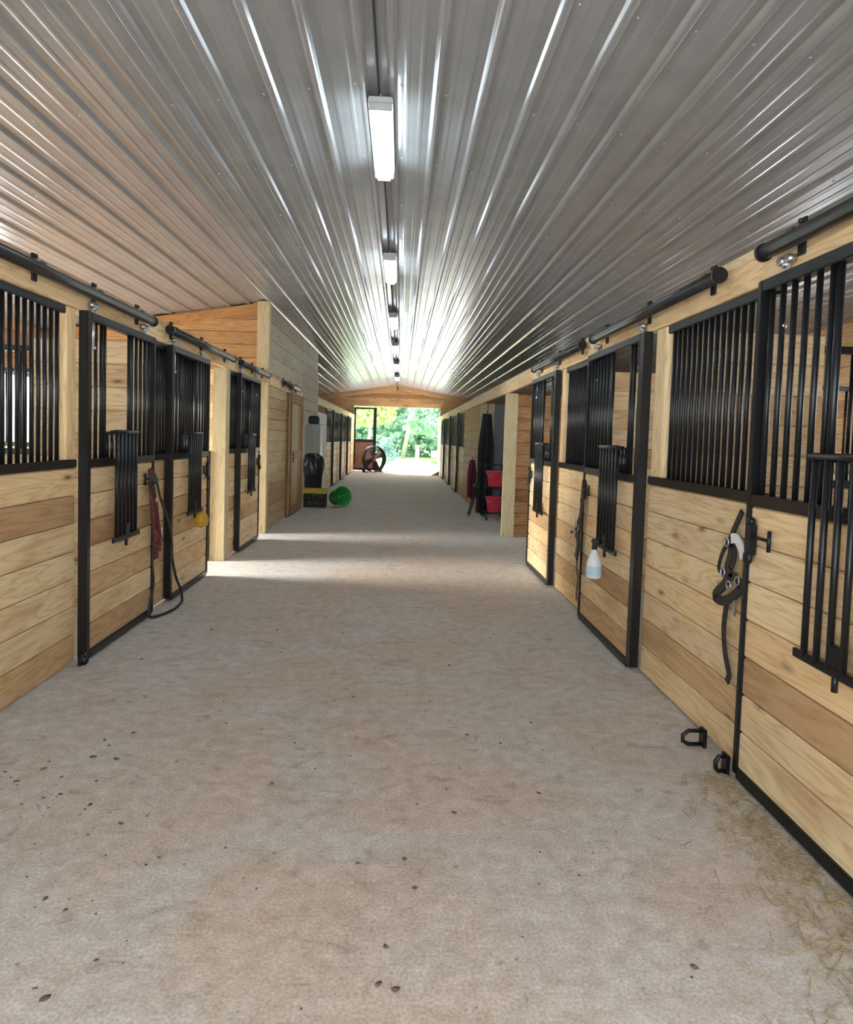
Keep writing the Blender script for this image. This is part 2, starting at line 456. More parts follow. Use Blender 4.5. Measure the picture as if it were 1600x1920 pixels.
# ------------------------------------------------------------------ outer walls with rear openings
def outer_wall(name, x, n, holes):
    """board wall in the plane x, with openings (y0, y1, z0, z1)"""
    mb = MB(); H = cz(x) + 0.02; bw = 0.2
    z = 0.0
    while z < H - 0.01:
        w = min(bw, H - z); zc = z + w / 2
        spans = [(Y0, YF)]
        for (a, b, c, d) in holes:
            if c < zc < d:
                ns = []
                for (p, q) in spans:
                    if b <= p or a >= q: ns.append((p, q)); continue
                    if a > p: ns.append((p, a))
                    if b < q: ns.append((b, q))
                spans = ns
        for (p, q) in spans: mb.board((x, p, z), Y3, Z3, n, q - p, w - 0.004, 0.04, .008)
        z += bw
    struct(name, mb, 'wood_orange')
L_HOLES = [(1.9, 3.7, 1.0, 2.4), (4.2, 5.8, 1.0, 2.4), (7.2, 8.66, 0, 2.4), (9.4, 11.1, 0, 2.4), (15.9, 17.2, 1.2, 2.2), (22, 23.2, 1.2, 2.2), (26, 27.2, 1.2, 2.2)]
R_HOLES = [(2.4, 4.0, 1.0, 2.4), (5.2, 6.9, 1.0, 2.4), (8.9, 10.4, 0, 2.2), (12.6, 13.8, 1.4, 2.2), (21, 22.2, 1.2, 2.2), (25, 26.2, 1.2, 2.2)]
outer_wall('wall_left', LXO - 0.04, X3, L_HOLES)
outer_wall('wall_right', RXO + 0.04, -X3, R_HOLES)
def win(i, x, h):
    y0, y1, z0, z1 = h; mb = MB(); t = 0.06
    mb.box(x - .05, x + .05, y0, y0 + t, z0, z1); mb.box(x - .05, x + .05, y1 - t, y1, z0, z1)
    mb.box(x - .05, x + .05, y0 + t, y1 - t, z1 - t, z1); mb.box(x - .05, x + .05, y0 + t, y1 - t, z0, z0 + (t if z0 > 0 else 0.004))
    struct(f'window_{i}' if z0 > 0 else f'door_{i}', mb, 'wood_post')
k = 1
for x, hs in ((LXO - .02, L_HOLES), (RXO + .02, R_HOLES)):
    for h in hs: win(k, x, h); k += 1

# near gable (behind the camera): wide open doorway
def gable(name, y, n, x0, x1, ztop, mat):
    mb = MB(); z = 0.0; bw = 0.2
    while z < RIDGE_Z:
        zc = min(z + bw / 2, RIDGE_Z - .02)
        lim = (RIDGE_Z - (z + bw)) / SLOPE
        lim2 = max(lim, 0.05) if lim < 6 else 6
        a, b = max(LXO, RIDGE_X - lim2), min(RXO, RIDGE_X + lim2)
        if zc < ztop: sp = [(a, x0), (x1, b)]
        else: sp = [(a, b)]
        for p, q in sp:
            if q > p: mb.board((p, y, z), X3, Z3, n, q - p, bw - .001, .04)
        z += bw
    # rafters fill the strip beneath the slope
    for sgn, xo in ((-1, LXO), (1, RXO)):
        d = V((sgn, 0, -SLOPE)).normalized(); L = (V((xo, 0, cz(xo))) - V((RIDGE_X, 0, RIDGE_Z))).length
        up = V((sgn * SLOPE, 0, 1)).normalized()
        mb.board(V((RIDGE_X, y, RIDGE_Z + .03)) - up * .25, d, up, n, L, .25, .06)
    struct(name, mb, mat)
gable('wall_near', Y0 - .04, Y3, -2.0, 1.6, 2.95, 'wood')
gable('wall_far', YF + .04, -Y3, -2.2, 1.78, 2.98, 'wood_orange')
mb = MB()   # trim round the far opening
mb.box(1.78, 1.86, YF - .10, YF + .04, 0, 2.98); mb.box(-2.28, -2.2, YF - .10, YF + .04, 0, 2.98)
struct('trim_1', mb, 'wood_post')

# front stub walls beside the camera
mb = MB(); mb.boards((LX - .04, Y0, 0), Y3, Z3, X3, 1.55 - Y0, 2.4); struct('wall_left_front', mb, 'wood')
mb = MB(); mb.boards((RX + .04, Y0, 0), Y3, Z3, -X3, 1.70 - Y0, 2.4); struct('wall_right_front', mb, 'wood')

# ------------------------------------------------------------------ header beams over the stall fronts
def header(i, x, n, y0, y1):
    mb = MB()
    mb.board((x - n.x * .05, y0, 2.385), Y3, Z3, n, y1 - y0, .145, .055, .006)
    mb.board((x - n.x * .05, y0, 2.531), Y3, Z3, n, y1 - y0, .055, .048, .004)
    struct(f'trim_{i}', mb, 'wood')
header(2, LX, X3, Y0, 15.25); header(3, LX, X3, 18.0, YF); header(4, RX, -X3, Y0, YF)

# ------------------------------------------------------------------ stall fronts
def frame_rail(mb, x, n, y0, y1, z0, z1, d=0.05):
    a, b = sorted((x, x + n.x * d)); mb.box(a, b, y0, y1, z0, z1, c=0.004)

def panel(x, n, y0, y1, label, jamb=None, bars=True, step=0.076, far=False, wood='wood'):
    t = thing('stall_front_panel', label, 'stall panel', (x, (y0 + y1) / 2, 0), 'wood and bar stall panels')
    mb = MB(); mb.boards((x - n.x * .05, y0, 0.012), Y3, Z3, n, y1 - y0, SILL - .03); obj('wood_boards', mb, wood, t)
    mb = MB(); frame_rail(mb, x - n.x * .052, n, y0, y1, SILL - .02, SILL + .035, .056); obj('sill_rail', mb, 'black', t)
    ye = jamb[0] if jamb else y1
    mb = MB(); frame_rail(mb, x - n.x * .05, n, y0, ye, TOP - .05, TOP, .04); obj('top_rail', mb, 'black', t)
    if jamb:
        mb = MB(); a, b = sorted((x - n.x * .09, x - n.x * .002)); mb.box(a, b, jamb[0], jamb[1], SILL + .036, TOP, c=.004); obj('jamb', mb, 'wood', t)
    k = int((ye - y0) / step)
    if far:
        mb = MB()
        for i in range(1, k + 1): mb.tube([(x - n.x * .03, y0 + i * (ye - y0) / (k + 1), SILL + .03), (x - n.x * .03, y0 + i * (ye - y0) / (k + 1), TOP - .04)], .014, seg=6)
        obj('grille', mb, 'black', t)
    else:
        for i in range(1, k + 1): bar('bar', t, (x - n.x * .03, y0 + i * (ye - y0) / (k + 1), SILL + .03), TOP - SILL - .07)
    return t

def hanger(t, x, n, y):
    """galvanised trolley: two wheels in the track, a bolt down to the door"""
    mb = MB(); xx = x + n.x * .03
    mb.box(xx - .006, xx + .006, y - .022, y + .022, TOP - .01, 2.44, c=.002)
    mb.tube([(xx, y, TOP - .22), (xx, y, TOP)], .008, seg=8)
    mb.ico((xx, y, TOP - .23), .016)
    for dy in (-.03, .03): mb.tube([(xx - .02, y + dy, 2.44), (xx + .02, y + dy, 2.44)], .021, seg=12)
    mb.ico((xx, y, 2.42), .02)
    obj('roller_hanger', mb, 'galv', t)

def drop_grille(t, x, n, yc, w=.40, zt=1.575, zb=.79):
    """feed-window grille folded down over the front of the door"""
    xo = x + n.x * .05
    mb = MB()
    mb.tube([(xo, yc - w / 2 - .03, zt), (xo, yc + w / 2 + .03, zt)], .016, seg=10)
    a, b = sorted((xo - .006, xo + .012))
    mb.box(a, b, yc - w / 2 - .07, yc + w / 2 + .07, zb - .02, zb + .016, c=.003)
    for sy in (-1, 1):    # hinge arms back to the door
        mb.tube([(x, yc + sy * w / 2, zt), (xo, yc + sy * w / 2, zt)], .011, seg=8)
    mb.box(a - .004, b + .004, yc - .035, yc + .035, zb + .016, zb + .10, c=.004)
    mb.tube([(xo, yc, zb - .07), (xo, yc, zb)], .012, seg=8)
    g = obj('drop_grille', mb, 'black', t, origin=(xo, yc, zb))
    k = 6
    for i in range(k): bar('bar', g, (xo, yc - w / 2 + i * w / (k - 1), zb), zt - zb)
    return g

def door(x, n, y0, y1, label, yoke, latch_y=None, far=False, wood='wood', stile_near=.055, bids=None):
    """sliding door hung in front of the stall-front plane x; n points into the aisle"""
    d = .062
    t = thing('sliding_stall_door', label, 'stall door', (x, (y0 + y1) / 2, 0), 'sliding stall doors')
    z0 = .03
    mb = MB(); mb.boards((x + n.x * .008, y0 + .03, z0 + .03), Y3, Z3, n, y1 - y0 - .06, SILL - .02 - z0 - .03, d=.044, bids=bids); obj('wood_boards', mb, wood, t)
    a, b = sorted((x + n.x * .004, x + n.x * (d + .004)))
    for (ya, yb) in ((y0, y0 + stile_near), (y1 - .035, y1)):
        mb = MB(); mb.box(a, b, ya, yb, z0, TOP, c=.004); obj('stile', mb, 'black', t)
    mb = MB(); mb.box(a, b, y0 + stile_near, y1 - .035, TOP - .055, TOP, c=.004); obj('top_rail', mb, 'black', t)
    mb = MB(); mb.box(a, b, y0 + stile_near, y1 - .035, SILL - .02, SILL + .035, c=.004); obj('sill_rail', mb, 'black', t)
    mb = MB(); mb.box(a, b, y0 + stile_near, y1 - .035, z0 - .018, z0 + .035, c=.004); obj('bottom_rail', mb, 'black', t)
    xb = x + n.x * .035
    ya, yb = y0 + stile_near, y1 - .035
    w = .46
    if far:
        mb = MB(); k = int((yb - ya) / .085)
        for i in range(1, k + 1):
            yy = ya + i * (yb - ya) / (k + 1); mb.tube([(xb, yy, SILL), (xb, yy, TOP - .03)], .014, seg=6)
        obj('grille', mb, 'black', t)
    else:
        for (p, q, zt) in ((ya, yoke - w / 2, TOP - .05), (yoke + w / 2, yb, TOP - .05), (yoke - w / 2 + .02, yoke + w / 2 - .02, 1.56)):
            k = max(1, int((q - p) / .082))
            for i in range(k):
                yy = p + (i + .5) * (q - p) / k; bar('bar', t, (xb, yy, SILL + .03), zt - SILL - .03)
        for sy in (-1, 1): bar('bar', t, (xb, yoke + sy * w / 2, SILL + .03), TOP - .05 - SILL - .03, r=.016)
        mb = MB(); mb.tube([(xb, yoke - w / 2, 1.565), (xb, yoke + w / 2, 1.565)], .012); obj('feed_ledge', mb, 'black', t)
        drop_grille(t, x + n.x * d, n, yoke, .40 if n.x < 0 else .36)
        hanger(t, x, n, y0 + .17); hanger(t, x, n, y1 - .17)
        if latch_y is not None:
            mb = MB(); xl = x + n.x * (d + .012); s = 1 if latch_y < yoke else -1
            a, b = sorted((xl - .016, xl + .016))
            mb.box(a, b, latch_y - .03, latch_y + .03, 1.10, 1.25, c=.006)
            mb.tube([(xl, latch_y, 1.19), (xl, latch_y + s * .16, 1.19)], .008)
            mb.tube([(xl, latch_y + s * .16, 1.14), (xl, latch_y + s * .16, 1.235)], .009)
            mb.ico((xl + n.x * .01, latch_y, 1.09), .032, (.6, 1, 1.2)); mb.ico((xl, latch_y, 1.26), .02)
            obj('latch', mb, 'black', t)
    return t

NR, NL = -X3, X3
# right-hand side, near to far
door(RX, NR, 1.72, 3.235, 'sliding stall door at the right picture edge with dark brown boards near its foot', 2.43, latch_y=3.16, bids=[.45, .30, .02, .95, .62, .5, .78])
panel(RX, NR, 3.245, 4.74, 'stall front panel with halter hanging, between the two nearest right-hand doors', jamb=(4.52, 4.70))
door(RX, NR, 4.75, 6.20, 'sliding stall door with a white spray bottle on its drop grille', 5.30, latch_y=6.12, stile_near=.09)
panel(RX, NR, 6.21, 7.47, 'short right-hand stall panel with bars looking solid black, beyond the spray bottle', jamb=(7.30, 7.45))
door(RX, NR, 7.48, 8.83, 'sliding stall door ending at the open right-hand doorway before the pink buckets', 7.98, latch_y=8.75, stile_near=.08)
# left-hand side
panel(LX, NL, 1.56, 4.73, 'long stall panel at the left picture edge with white light between bars', jamb=(4.60, 4.72))
door(LX, NL, 4.745, 6.03, 'sliding stall door nearest on the left, beside the maroon lead rope', 5.30, latch_y=5.95)
panel(LX, NL, 6.04, 7.70, 'left stall panel behind the maroon lead rope, mostly covered by an open door')
door(LX, NL, 6.47, 7.72, 'left sliding stall door with an amber ball hanging below its drop grille', 7.05, latch_y=7.64)
panel(LX, NL, 8.82, 10.42, 'left stall panel just past the pale wooden post and bright floor strip')
door(LX, NL, 9.20, 10.48, 'left sliding stall door next to the tall corner post of the loft', 9.70, latch_y=10.40)
# floor stops
def floor_guide(y, x, n, label, w=.12):
    t = MB(); xx = x + n.x * .05
    t.box(min(xx, xx + n.x * .02), max(xx, xx + n.x * .02), y - .03, y + .03, 0, .10, c=.004)
    t.tube([(xx + n.x * .015, y, .085), (xx + n.x * w * .75, y, .085), (xx + n.x * w, y, .06), (xx + n.x * w, y, .03), (xx + n.x * w * .75, y, .012), (xx + n.x * .015, y, .012)], .011, seg=8)
    o = obj('floor_guide', t, 'black', origin=(xx, y, 0)); tag(o, label, 'door guide', 'floor guides for the sliding doors')
floor_guide(3.57, RX, NR, 'black hooped floor guide sticking out below the hanging halter')
floor_guide(3.27, RX - .02, NR, 'small black floor guide at the foot of the nearest right door edge', w=.06)
floor_guide(4.68, LX, NL, 'black floor guide at the foot of the nearest left door post', w=.05)

# tracks
def track(x, n, y0, y1, label, mat='track'):
    xx = x + n.x * .075
    t = thing('door_track', label, 'door track', (xx, (y0 + y1) / 2, 2.5), 'overhead sliding door tracks')
    mb = MB(); mb.tube([(xx, y0, 2.5), (xx, y1, 2.5)], .036, seg=16); obj('rail_tube', mb, mat, t)
    for y in (y0, y1):
        mb = MB(); mb.tube([(xx, y - .012, 2.5), (xx, y + .012, 2.5)], .042, seg=16); obj('end_cap', mb, 'black', t)
    k = max(2, int((y1 - y0) / .6))
    for i in range(k):
        y = y0 + .2 + i * (y1 - y0 - .4) / (k - 1); mb = MB()
        a, b = sorted((x + n.x * .0, xx)); mb.box(a, b, y - .025, y + .025, 2.535, 2.552, c=.003)
        a, b = sorted((x + n.x * .006, x + n.x * .02)); mb.box(a, b, y - .025, y + .025, 2.44, 2.60, c=.003)
        mb.ico((x + n.x * .024, y, 2.585), .013)
        obj('bracket', mb, 'track', t)
track(RX, NR, .55, 3.18, 'black overhead track at the upper right picture edge')
track(RX, NR, 3.63, 6.01, 'black overhead track above the halter and the spray bottle door')
track(RX, NR, 6.39, 8.70, 'overhead track farthest along the near right-hand stalls')
track(LX, NL, 2.4, 5.93, 'long black overhead track at the upper left picture edge')
track(LX, NL, 6.36, 8.72, 'overhead track above the left door with the amber ball')
track(LX, NL, 9.14, 11.0, 'overhead track ending at the corner post of the loft')
track(LX, NL, 12.48, 14.45, 'overhead track over the plain tack room door')

# ------------------------------------------------------------------ posts
def post(x0, x1, y0, y1, z1, label, split=None):
    mb = MB()
    if split:
        m = (x0 + x1) / 2; mb.box(x0, m - .006, y0, y1, 0, z1, c=.006); mb.box(m + .006, x1, y0, y1, 0, z1, c=.006)
    else: mb.box(x0, x1, y0, y1, 0, z1, c=.006)
    o = obj('support_post', mb, 'wood_post', origin=((x0 + x1) / 2, (y0 + y1) / 2, 0)); tag(o, label, 'post', 'timber posts along the aisle'); return o
post(LX - .15, LX + .02, 8.62, 8.80, 2.38, 'pale timber post beside the bright strip of floor on the left')
post(LX - .14, LX + .05, 11.10, 11.25, cz(LX) - .03, 'tall timber corner post of the loft, rising to the ceiling')
post(RX - .0, RX + .2, 11.42, 11.56, 2.38, 'timber post on the right in front of the pink buckets')
post(RX - .0, RX + .28, 14.92, 15.06, 2.38, 'doubled timber post behind the black hanging blankets', split=True)
post(LX - .12, LX + .04, 15.10, 15.24, 2.38, 'timber post at the far edge of the plain tack room door')
mb = MB(); mb.box(LX - .24, LX - .165, 8.60, 8.66, .012, 1.36, c=.003); mb.box(LX - .25, LX - .155, 8.595, 8.60, 0, .012)
o = obj('steel_channel', mb, 'black', origin=(LX - .2, 8.63, 0)); tag(o, 'black steel channel standing against the pale timber post on the left', 'door stop')

# ------------------------------------------------------------------ stall partitions
def partition(y, x0, x1, label, grille=True, H=SILL, wood='wood_dark', top=2.3, front=1.0):
    t = thing('stall_partition', label, 'partition', ((x0 + x1) / 2, y, 0), 'partitions between the stalls')
    mb = MB(); mb.boards((x0, y + .02, 0), X3, Z3, -Y3, x1 - x0, H, d=.04); obj('wood_boards', mb, wood, t)
    if grille:
        a, b = (x0, x0 + front) if x0 > 0 else (x1 - front, x1)
        mb = MB(); mb.boards((a, y + .02, H + .001), X3, Z3, -Y3, b - a, 2.37 - H, d=.04); obj('tall_boards', mb, wood, t)
        if x0 > 0: x0 += front
        else: x1 -= front
        mb = MB(); mb.box(x0, x1, y - .025, y + .025, H, H + .05, c=.004); obj('sill_rail', mb, 'black', t)
        mb = MB(); mb.box(x0, x1, y - .025, y + .025, top - .05, top, c=.004); obj('top_rail', mb, 'black', t)
        k = int((x1 - x0) / .11)
        for i in range(1, k + 1): bar('bar', t, (x0 + i * (x1 - x0) / (k + 1), y, H + .05), top - H - .1)
    return t
partition(6.24, LXO, LX - .06, 'barred partition seen through the nearest left stall', wood='wood')
partition(8.71, LXO, LX - .16, 'stall partition behind the pale timber post on the left', wood='wood')
partition(4.60, RX + .1, RXO, 'barred partition seen through the nearest right-hand stall door', wood='wood')
partition(7.40, RX + .1, RXO, 'barred partition seen through the spray bottle door', wood='wood')
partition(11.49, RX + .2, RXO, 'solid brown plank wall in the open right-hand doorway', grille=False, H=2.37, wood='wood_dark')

# ------------------------------------------------------------------ loft and tack room on the left
mb = MB()
z = 0.0
while z < cz(LX):
    lim = LX - .14 if z + .2 < cz(LXO) else LX - .14
    x0 = LXO
    if z + .2 > cz(LXO): x0 = max(LXO, RIDGE_X - (RIDGE_Z - z - .06) / SLOPE)
    zt = min(.199, cz(LX) - z - .02)
    if x0 < lim: mb.board((x0, 11.24, z), X3, Z3, -Y3, lim - x0, zt - .004, .04, .009)
    z += .2
d = V((1, 0, SLOPE)).normalized(); up = V((-SLOPE, 0, 1)).normalized()
L = (V((LX - .14, 0, cz(LX - .14))) - V((LXO, 0, cz(LXO)))).length
mb.board(V((LXO, 11.20, cz(LXO) - .03)) - up * .16, d, up, -Y3, L, .16, .03)
struct('wall_loft_end', mb, 'wood_loft')
mb = MB()          # loft side wall above the header, weathered sheathing
zt = cz(LX) - .012
mb.boards((LX - .04, 11.25, 2.59), Y3, Z3, X3, 15.25 - 11.25, zt - 2.59, bw=.25, c=.002)
mb.boards((LX - .04, 15.25, 2.15), Y3, Z3, X3, 17.95 - 15.25, zt - 2.15, bw=.25, c=.002)
struct('wall_loft_side', mb, 'wood_grey')
mb = MB(); mb.boards((LX - .045, 11.25, 0), Y3, Z3, X3, 13.25 - 11.25, 2.385, bw=.19); struct('wall_tack_room', mb, 'wood_tack')
mb = MB(); mb.box(LX - .05, LX + .02, 13.25, 13.40, 0, 2.385, c=.005); struct('trim_5', mb, 'wood_dark')
t = thing('tack_room_door', 'plain brown plank sliding door of the tack room, no bars', 'door', (LX + .03, 14.25, 0))
mb = MB()
for i in range(8): mb.board((LX + .012, 13.42 + i * .205, .03), Z3, Y3, X3, 2.36, .204, .03)
obj('plank_panel', mb, 'wood_tack', t)
mb = MB()
for (a, b, c, d2) in ((13.42, 13.56, .03, 2.39), (14.92, 15.06, .03, 2.39)): mb.box(LX + .042, LX + .066, a, b, c, d2, c=.003)
mb.box(LX + .042, LX + .064, 13.56, 14.92, .03, .2, c=.003); mb.box(LX + .042, LX + .064, 13.56, 14.92, 2.2, 2.39, c=.003); mb.box(LX + .042, LX + .064, 13.56, 14.92, 1.1, 1.26, c=.003)
obj('batten_frame', mb, 'wood_dark', t)
mb = MB(); mb.tube([(LX + .066, 13.50, 1.05), (LX + .10, 13.50, 1.07), (LX + .10, 13.50, 1.23), (LX + .066, 13.50, 1.25)], .01); obj('handle', mb, 'black', t)
# recess beyond the tack room
mb = MB(); mb.boards((LXO, 15.26, 0), X3, Z3, Y3, LX - .12 - LXO, 3.0, bw=.2); struct('wall_recess_near', mb, 'wood')
mb = MB(); mb.boards((LXO, 17.99, 0), X3, Z3, -Y3, LX + .02 - LXO, 3.1, bw=.3, c=.002); struct('wall_recess_back', mb, 'whiteboard')
mb = MB(); mb.boards((LX - .04, 18.0, 0), Y3, Z3, X3, 2.35, 2.2, bw=.3, c=.003); struct('wall_white_board', mb, 'whiteboard')

# ------------------------------------------------------------------ far stalls
for (y0, lab) in ((20.40, 'nearest'), (23.4, 'middle'), (26.4, 'farthest')):
    panel(LX, NL, y0, y0 + 1.5, f'{lab} barred stall panel in the far left row beyond the white wall', far=True)
    door(LX, NL, y0 + 1.52, y0 + 2.95, f'{lab} stall door in the far left row beyond the white wall', y0 + 2.2, far=True)
for (y0, lab) in ((19.0, 'nearest'), (22.2, 'middle'), (25.4, 'farthest')):
    panel(RX, NR, y0, y0 + 1.6, f'{lab} barred stall panel in the far right row beyond the blankets', far=True)
    door(RX, NR, y0 + 1.62, y0 + 3.15, f'{lab} stall door in the far right row beyond the blankets', y0 + 2.4, far=True)
mb = MB(); mb.boards((LX - .045, 29.36, 0), Y3, Z3, X3, YF - 29.36, 2.385); struct('wall_left_far', mb, 'wood')
mb = MB(); mb.boards((RX + .045, 28.56, 0), Y3, Z3, -X3, YF - 28.56, 2.385); struct('wall_right_far', mb, 'wood')
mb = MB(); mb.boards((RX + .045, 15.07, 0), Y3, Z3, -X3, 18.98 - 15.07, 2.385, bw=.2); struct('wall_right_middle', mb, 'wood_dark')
mb = MB(); mb.boards((RX + .29, 15.05, 0), X3, Z3, -Y3, RXO - RX - .29, 2.37, bw=1.0, c=.001); struct('wall_grey_sheet', mb, 'grey_sheet')
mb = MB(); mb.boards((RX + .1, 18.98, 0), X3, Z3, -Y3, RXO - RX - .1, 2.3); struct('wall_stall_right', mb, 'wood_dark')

# ------------------------------------------------------------------ ceiling lights
def ceiling_light(y, label):
    x, zb = -.21, 3.86; L = 1.30; w = .15
    t = thing('ceiling_light', label, 'ceiling light', (x, y + L / 2, zb + .1), 'strip lights along the ridge')
    mb = MB(); mb.box(x - w / 2 - .012, x + w / 2 + .012, y, y + L, zb + .05, zb + .10, c=.008); obj('housing', mb, 'cab', t)
    mb = MB(); mb.box(x - w / 2, x + w / 2, y + .045, y + L - .045, zb - .03, zb + .055, c=.022); obj('diffuser', mb, 'lamp', t)
    for yy in (y, y + L - .045):
        mb = MB(); mb.box(x - w / 2 - .006, x + w / 2 + .006, yy, yy + .045, zb + .004, zb + .056, c=.006); obj('end_cap', mb, 'cab', t)
    for yy in (y + .02, y + L - .2):
        mb = MB(); mb.tube([(x, yy, zb + .095), (x, yy, RIDGE_Z - .02)], .006, seg=8); obj('hanger_rod', mb, 'galv', t)
    return t
labs = ['', 'nearest bright strip light on the ridge, largest of the row', 'second strip light along the ridge', 'third strip light along the ridge', 'fourth strip light along the ridge',
        'fifth strip light along the ridge', 'sixth strip light, above the far doorway end']
LY = [0.75, 4.95, 9.04, 13.32, 17.44, 21.77, 26.41]
for y, lb in zip(LY[1:], labs[1:]): ceiling_light(y, lb)
mb = MB(); mb.tube([(RIDGE_X + .005, Y0 + .1, RIDGE_Z - .035), (RIDGE_X + .005, YF - .1, RIDGE_Z - .035)], .008, seg=8)
o = obj('power_cable', mb, 'rubber', origin=(RIDGE_X, 10, RIDGE_Z)); tag(o, 'thin black cable running along the ridge between the strip lights', 'cable')

# ------------------------------------------------------------------ tack on the right
def P(pts, x): return [(x, y, z) for (y, z) in pts]
def curve(pts, k=6):
    """Catmull-Rom through points"""
    p = [V(q) for q in pts]; out = []
    for i in range(len(p) - 1):
        a, b, c, d = p[max(i - 1, 0)], p[i], p[i + 1], p[min(i + 2, len(p) - 1)]
        for j in range(k):
            s = j / k
            out.append(.5 * ((2 * b) + (c - a) * s + (2 * a - 5 * b + 4 * c - d) * s * s + (3 * b - a - 3 * c + d) * s ** 3))
    out.append(p[-1]); return out
xw = RX - .012
t = thing('halter', 'black leather halter with dangling strap hung beside the nearest right door', 'halter', (xw, 3.4, 1.0), 'halters and leads hung by the doors')
mb = MB(); mb.ribbon(curve(P([(3.365, 1.285), (3.42, 1.21), (3.47, 1.13), (3.46, 1.08)], xw)), .032, .01, NR); obj('crown_strap', mb, 'leather', t)
mb = MB(); mb.ribbon(curve(P([(3.48, 1.13), (3.55, 1.05), (3.585, .97), (3.555, .945), (3.49, .955)], xw)), .022, .008, NR)
mb.ribbon(curve(P([(3.44, 1.12), (3.45, 1.05), (3.475, .98), (3.44, .92)], xw - .006)), .045, .01, NR)
mb.ribbon(curve(P([(3.44, 1.12), (3.40, 1.06), (3.43, .99)], xw - .008)), .024, .008, NR); obj('cheek_strap', mb, 'leather', t)
mb = MB(); mb.ribbon(curve(P([(3.41, .975), (3.49, .89), (3.58, .815), (3.50, .805), (3.41, .84), (3.33, .895), (3.295, .945)], xw - .012)), .048, .012, NR)
mb.ribbon(curve(P([(3.44, .94), (3.37, .95), (3.30, .91)], xw - .014)), .035, .01, NR); obj('noseband', mb, 'leather', t)
mb = MB(); mb.ribbon(curve(P([(3.40, 1.15), (3.345, 1.11), (3.34, 1.02), (3.345, .93)], xw - .004)), .022, .008, NR); tag(obj('tan_strap', mb, 'tan', t), 'tan webbing strap', None)
mb = MB(); mb.ribbon(curve(P([(3.47, .83), (3.492, .71), (3.49, .63), (3.46, .53), (3.415, .45), (3.43, .40)], xw)), .036, .008, NR); obj('hanging_strap', mb, 'leather', t)
for (y, z) in ((3.475, 1.115), (3.50, .955), (3.43, .90), (3.345, .94)):
    mb = MB(); c = V((xw - .022, y, z)); mb.tube([c + V((0, .022 * math.cos(a), .022 * math.sin(a))) for a in [i * math.pi / 6 for i in range(12)]], .005, seg=6, closed=True); obj('buckle', mb, 'galv', t)
mb = MB(); mb.ribbon(P([(3.38, .86), (3.365, .80), (3.372, .76)], xw - .012), .022, .01, NR); obj('chain_end', mb, 'galv', t)
mb = MB(); mb.ribbon(curve(P([(3.43, 1.14), (3.375, 1.145), (3.32, 1.10), (3.30, 1.06)], xw - .016)), .05, .008, NR); tag(obj('fleece_pad', mb, 'white_plastic', t), 'white fleece pad', None)

xw2 = RX - .09
t = thing('halter', 'black halter hanging along the edge of the spray bottle door', 'halter', (xw2, 6.15, .8), 'halters and leads hung by the doors')
mb = MB(); mb.ribbon(curve(P([(6.02, 1.21), (6.09, 1.11), (6.12, .96), (6.22, .85), (6.27, .78), (6.16, .74), (6.12, .86), (6.06, 1.02), (6.05, 1.15)], xw2)), .035, .012, NR)
mb.ribbon(curve(P([(6.16, .80), (6.12, .70), (6.14, .62), (6.18, .56)], xw2 - .006)), .075, .014, NR)
mb.ribbon(curve(P([(6.26, .80), (6.36, .77), (6.44, .76)], xw2)), .026, .01, NR); obj('head_straps', mb, 'leather', t)
mb = MB(); mb.ribbon(curve(P([(6.16, .62), (6.17, .48), (6.11, .38), (6.14, .26), (6.13, .18)], xw2)), .032, .01, NR); obj('hanging_strap', mb, 'leather_brown', t)
for (y, z) in ((6.2, .86), (6.24, .78)):
    mb = MB(); c = V((xw2 - .02, y, z)); mb.tube([c + V((0, .024 * math.cos(a), .024 * math.sin(a))) for a in [i * math.pi / 6 for i in range(12)]], .006, seg=6, closed=True); obj('buckle', mb, 'galv', t)

# spray bottle hung on the drop grille foot
bx, by = RX - .062 - .05 - .075, 5.31
t = thing('spray_bottle', 'white plastic spray bottle hanging below a black drop grille', 'spray bottle', (bx, by, .55))
mb = MB(); mb.lathe((bx, by, .55), [(.0, .0), (.052, .002), (.059, .012), (.060, .06), (.056, .12), (.040, .18), (.021, .215), (.018, .235), (0, .236)], seg=24); obj('bottle_body', mb, 'white_plastic', t)
mb = MB(); mb.lathe((bx, by, .55), [(.0590, .03), (.0612, .035), (.0612, .06), (.0585, .095), (.057, .10)], seg=24); obj('label_band', mb, 'pale_label', t)
mb = MB(); mb.tube([(bx, by, .775), (bx, by, .82)], .021, seg=12); mb.box(bx - .018, bx + .018, by - .035, by + .045, .815, .855, c=.008)
mb.tube([(bx, by + .04, .82), (bx - .004, by + .05, .785), (bx - .002, by + .045, .76)], .006, seg=8); obj('trigger_head', mb, 'rubber', t)
mb = MB(); mb.tube([(bx, by, .85), (bx + .03, by, .87), (bx + .075, by, .82)], .004, seg=6); obj('hook', mb, 'black', t)

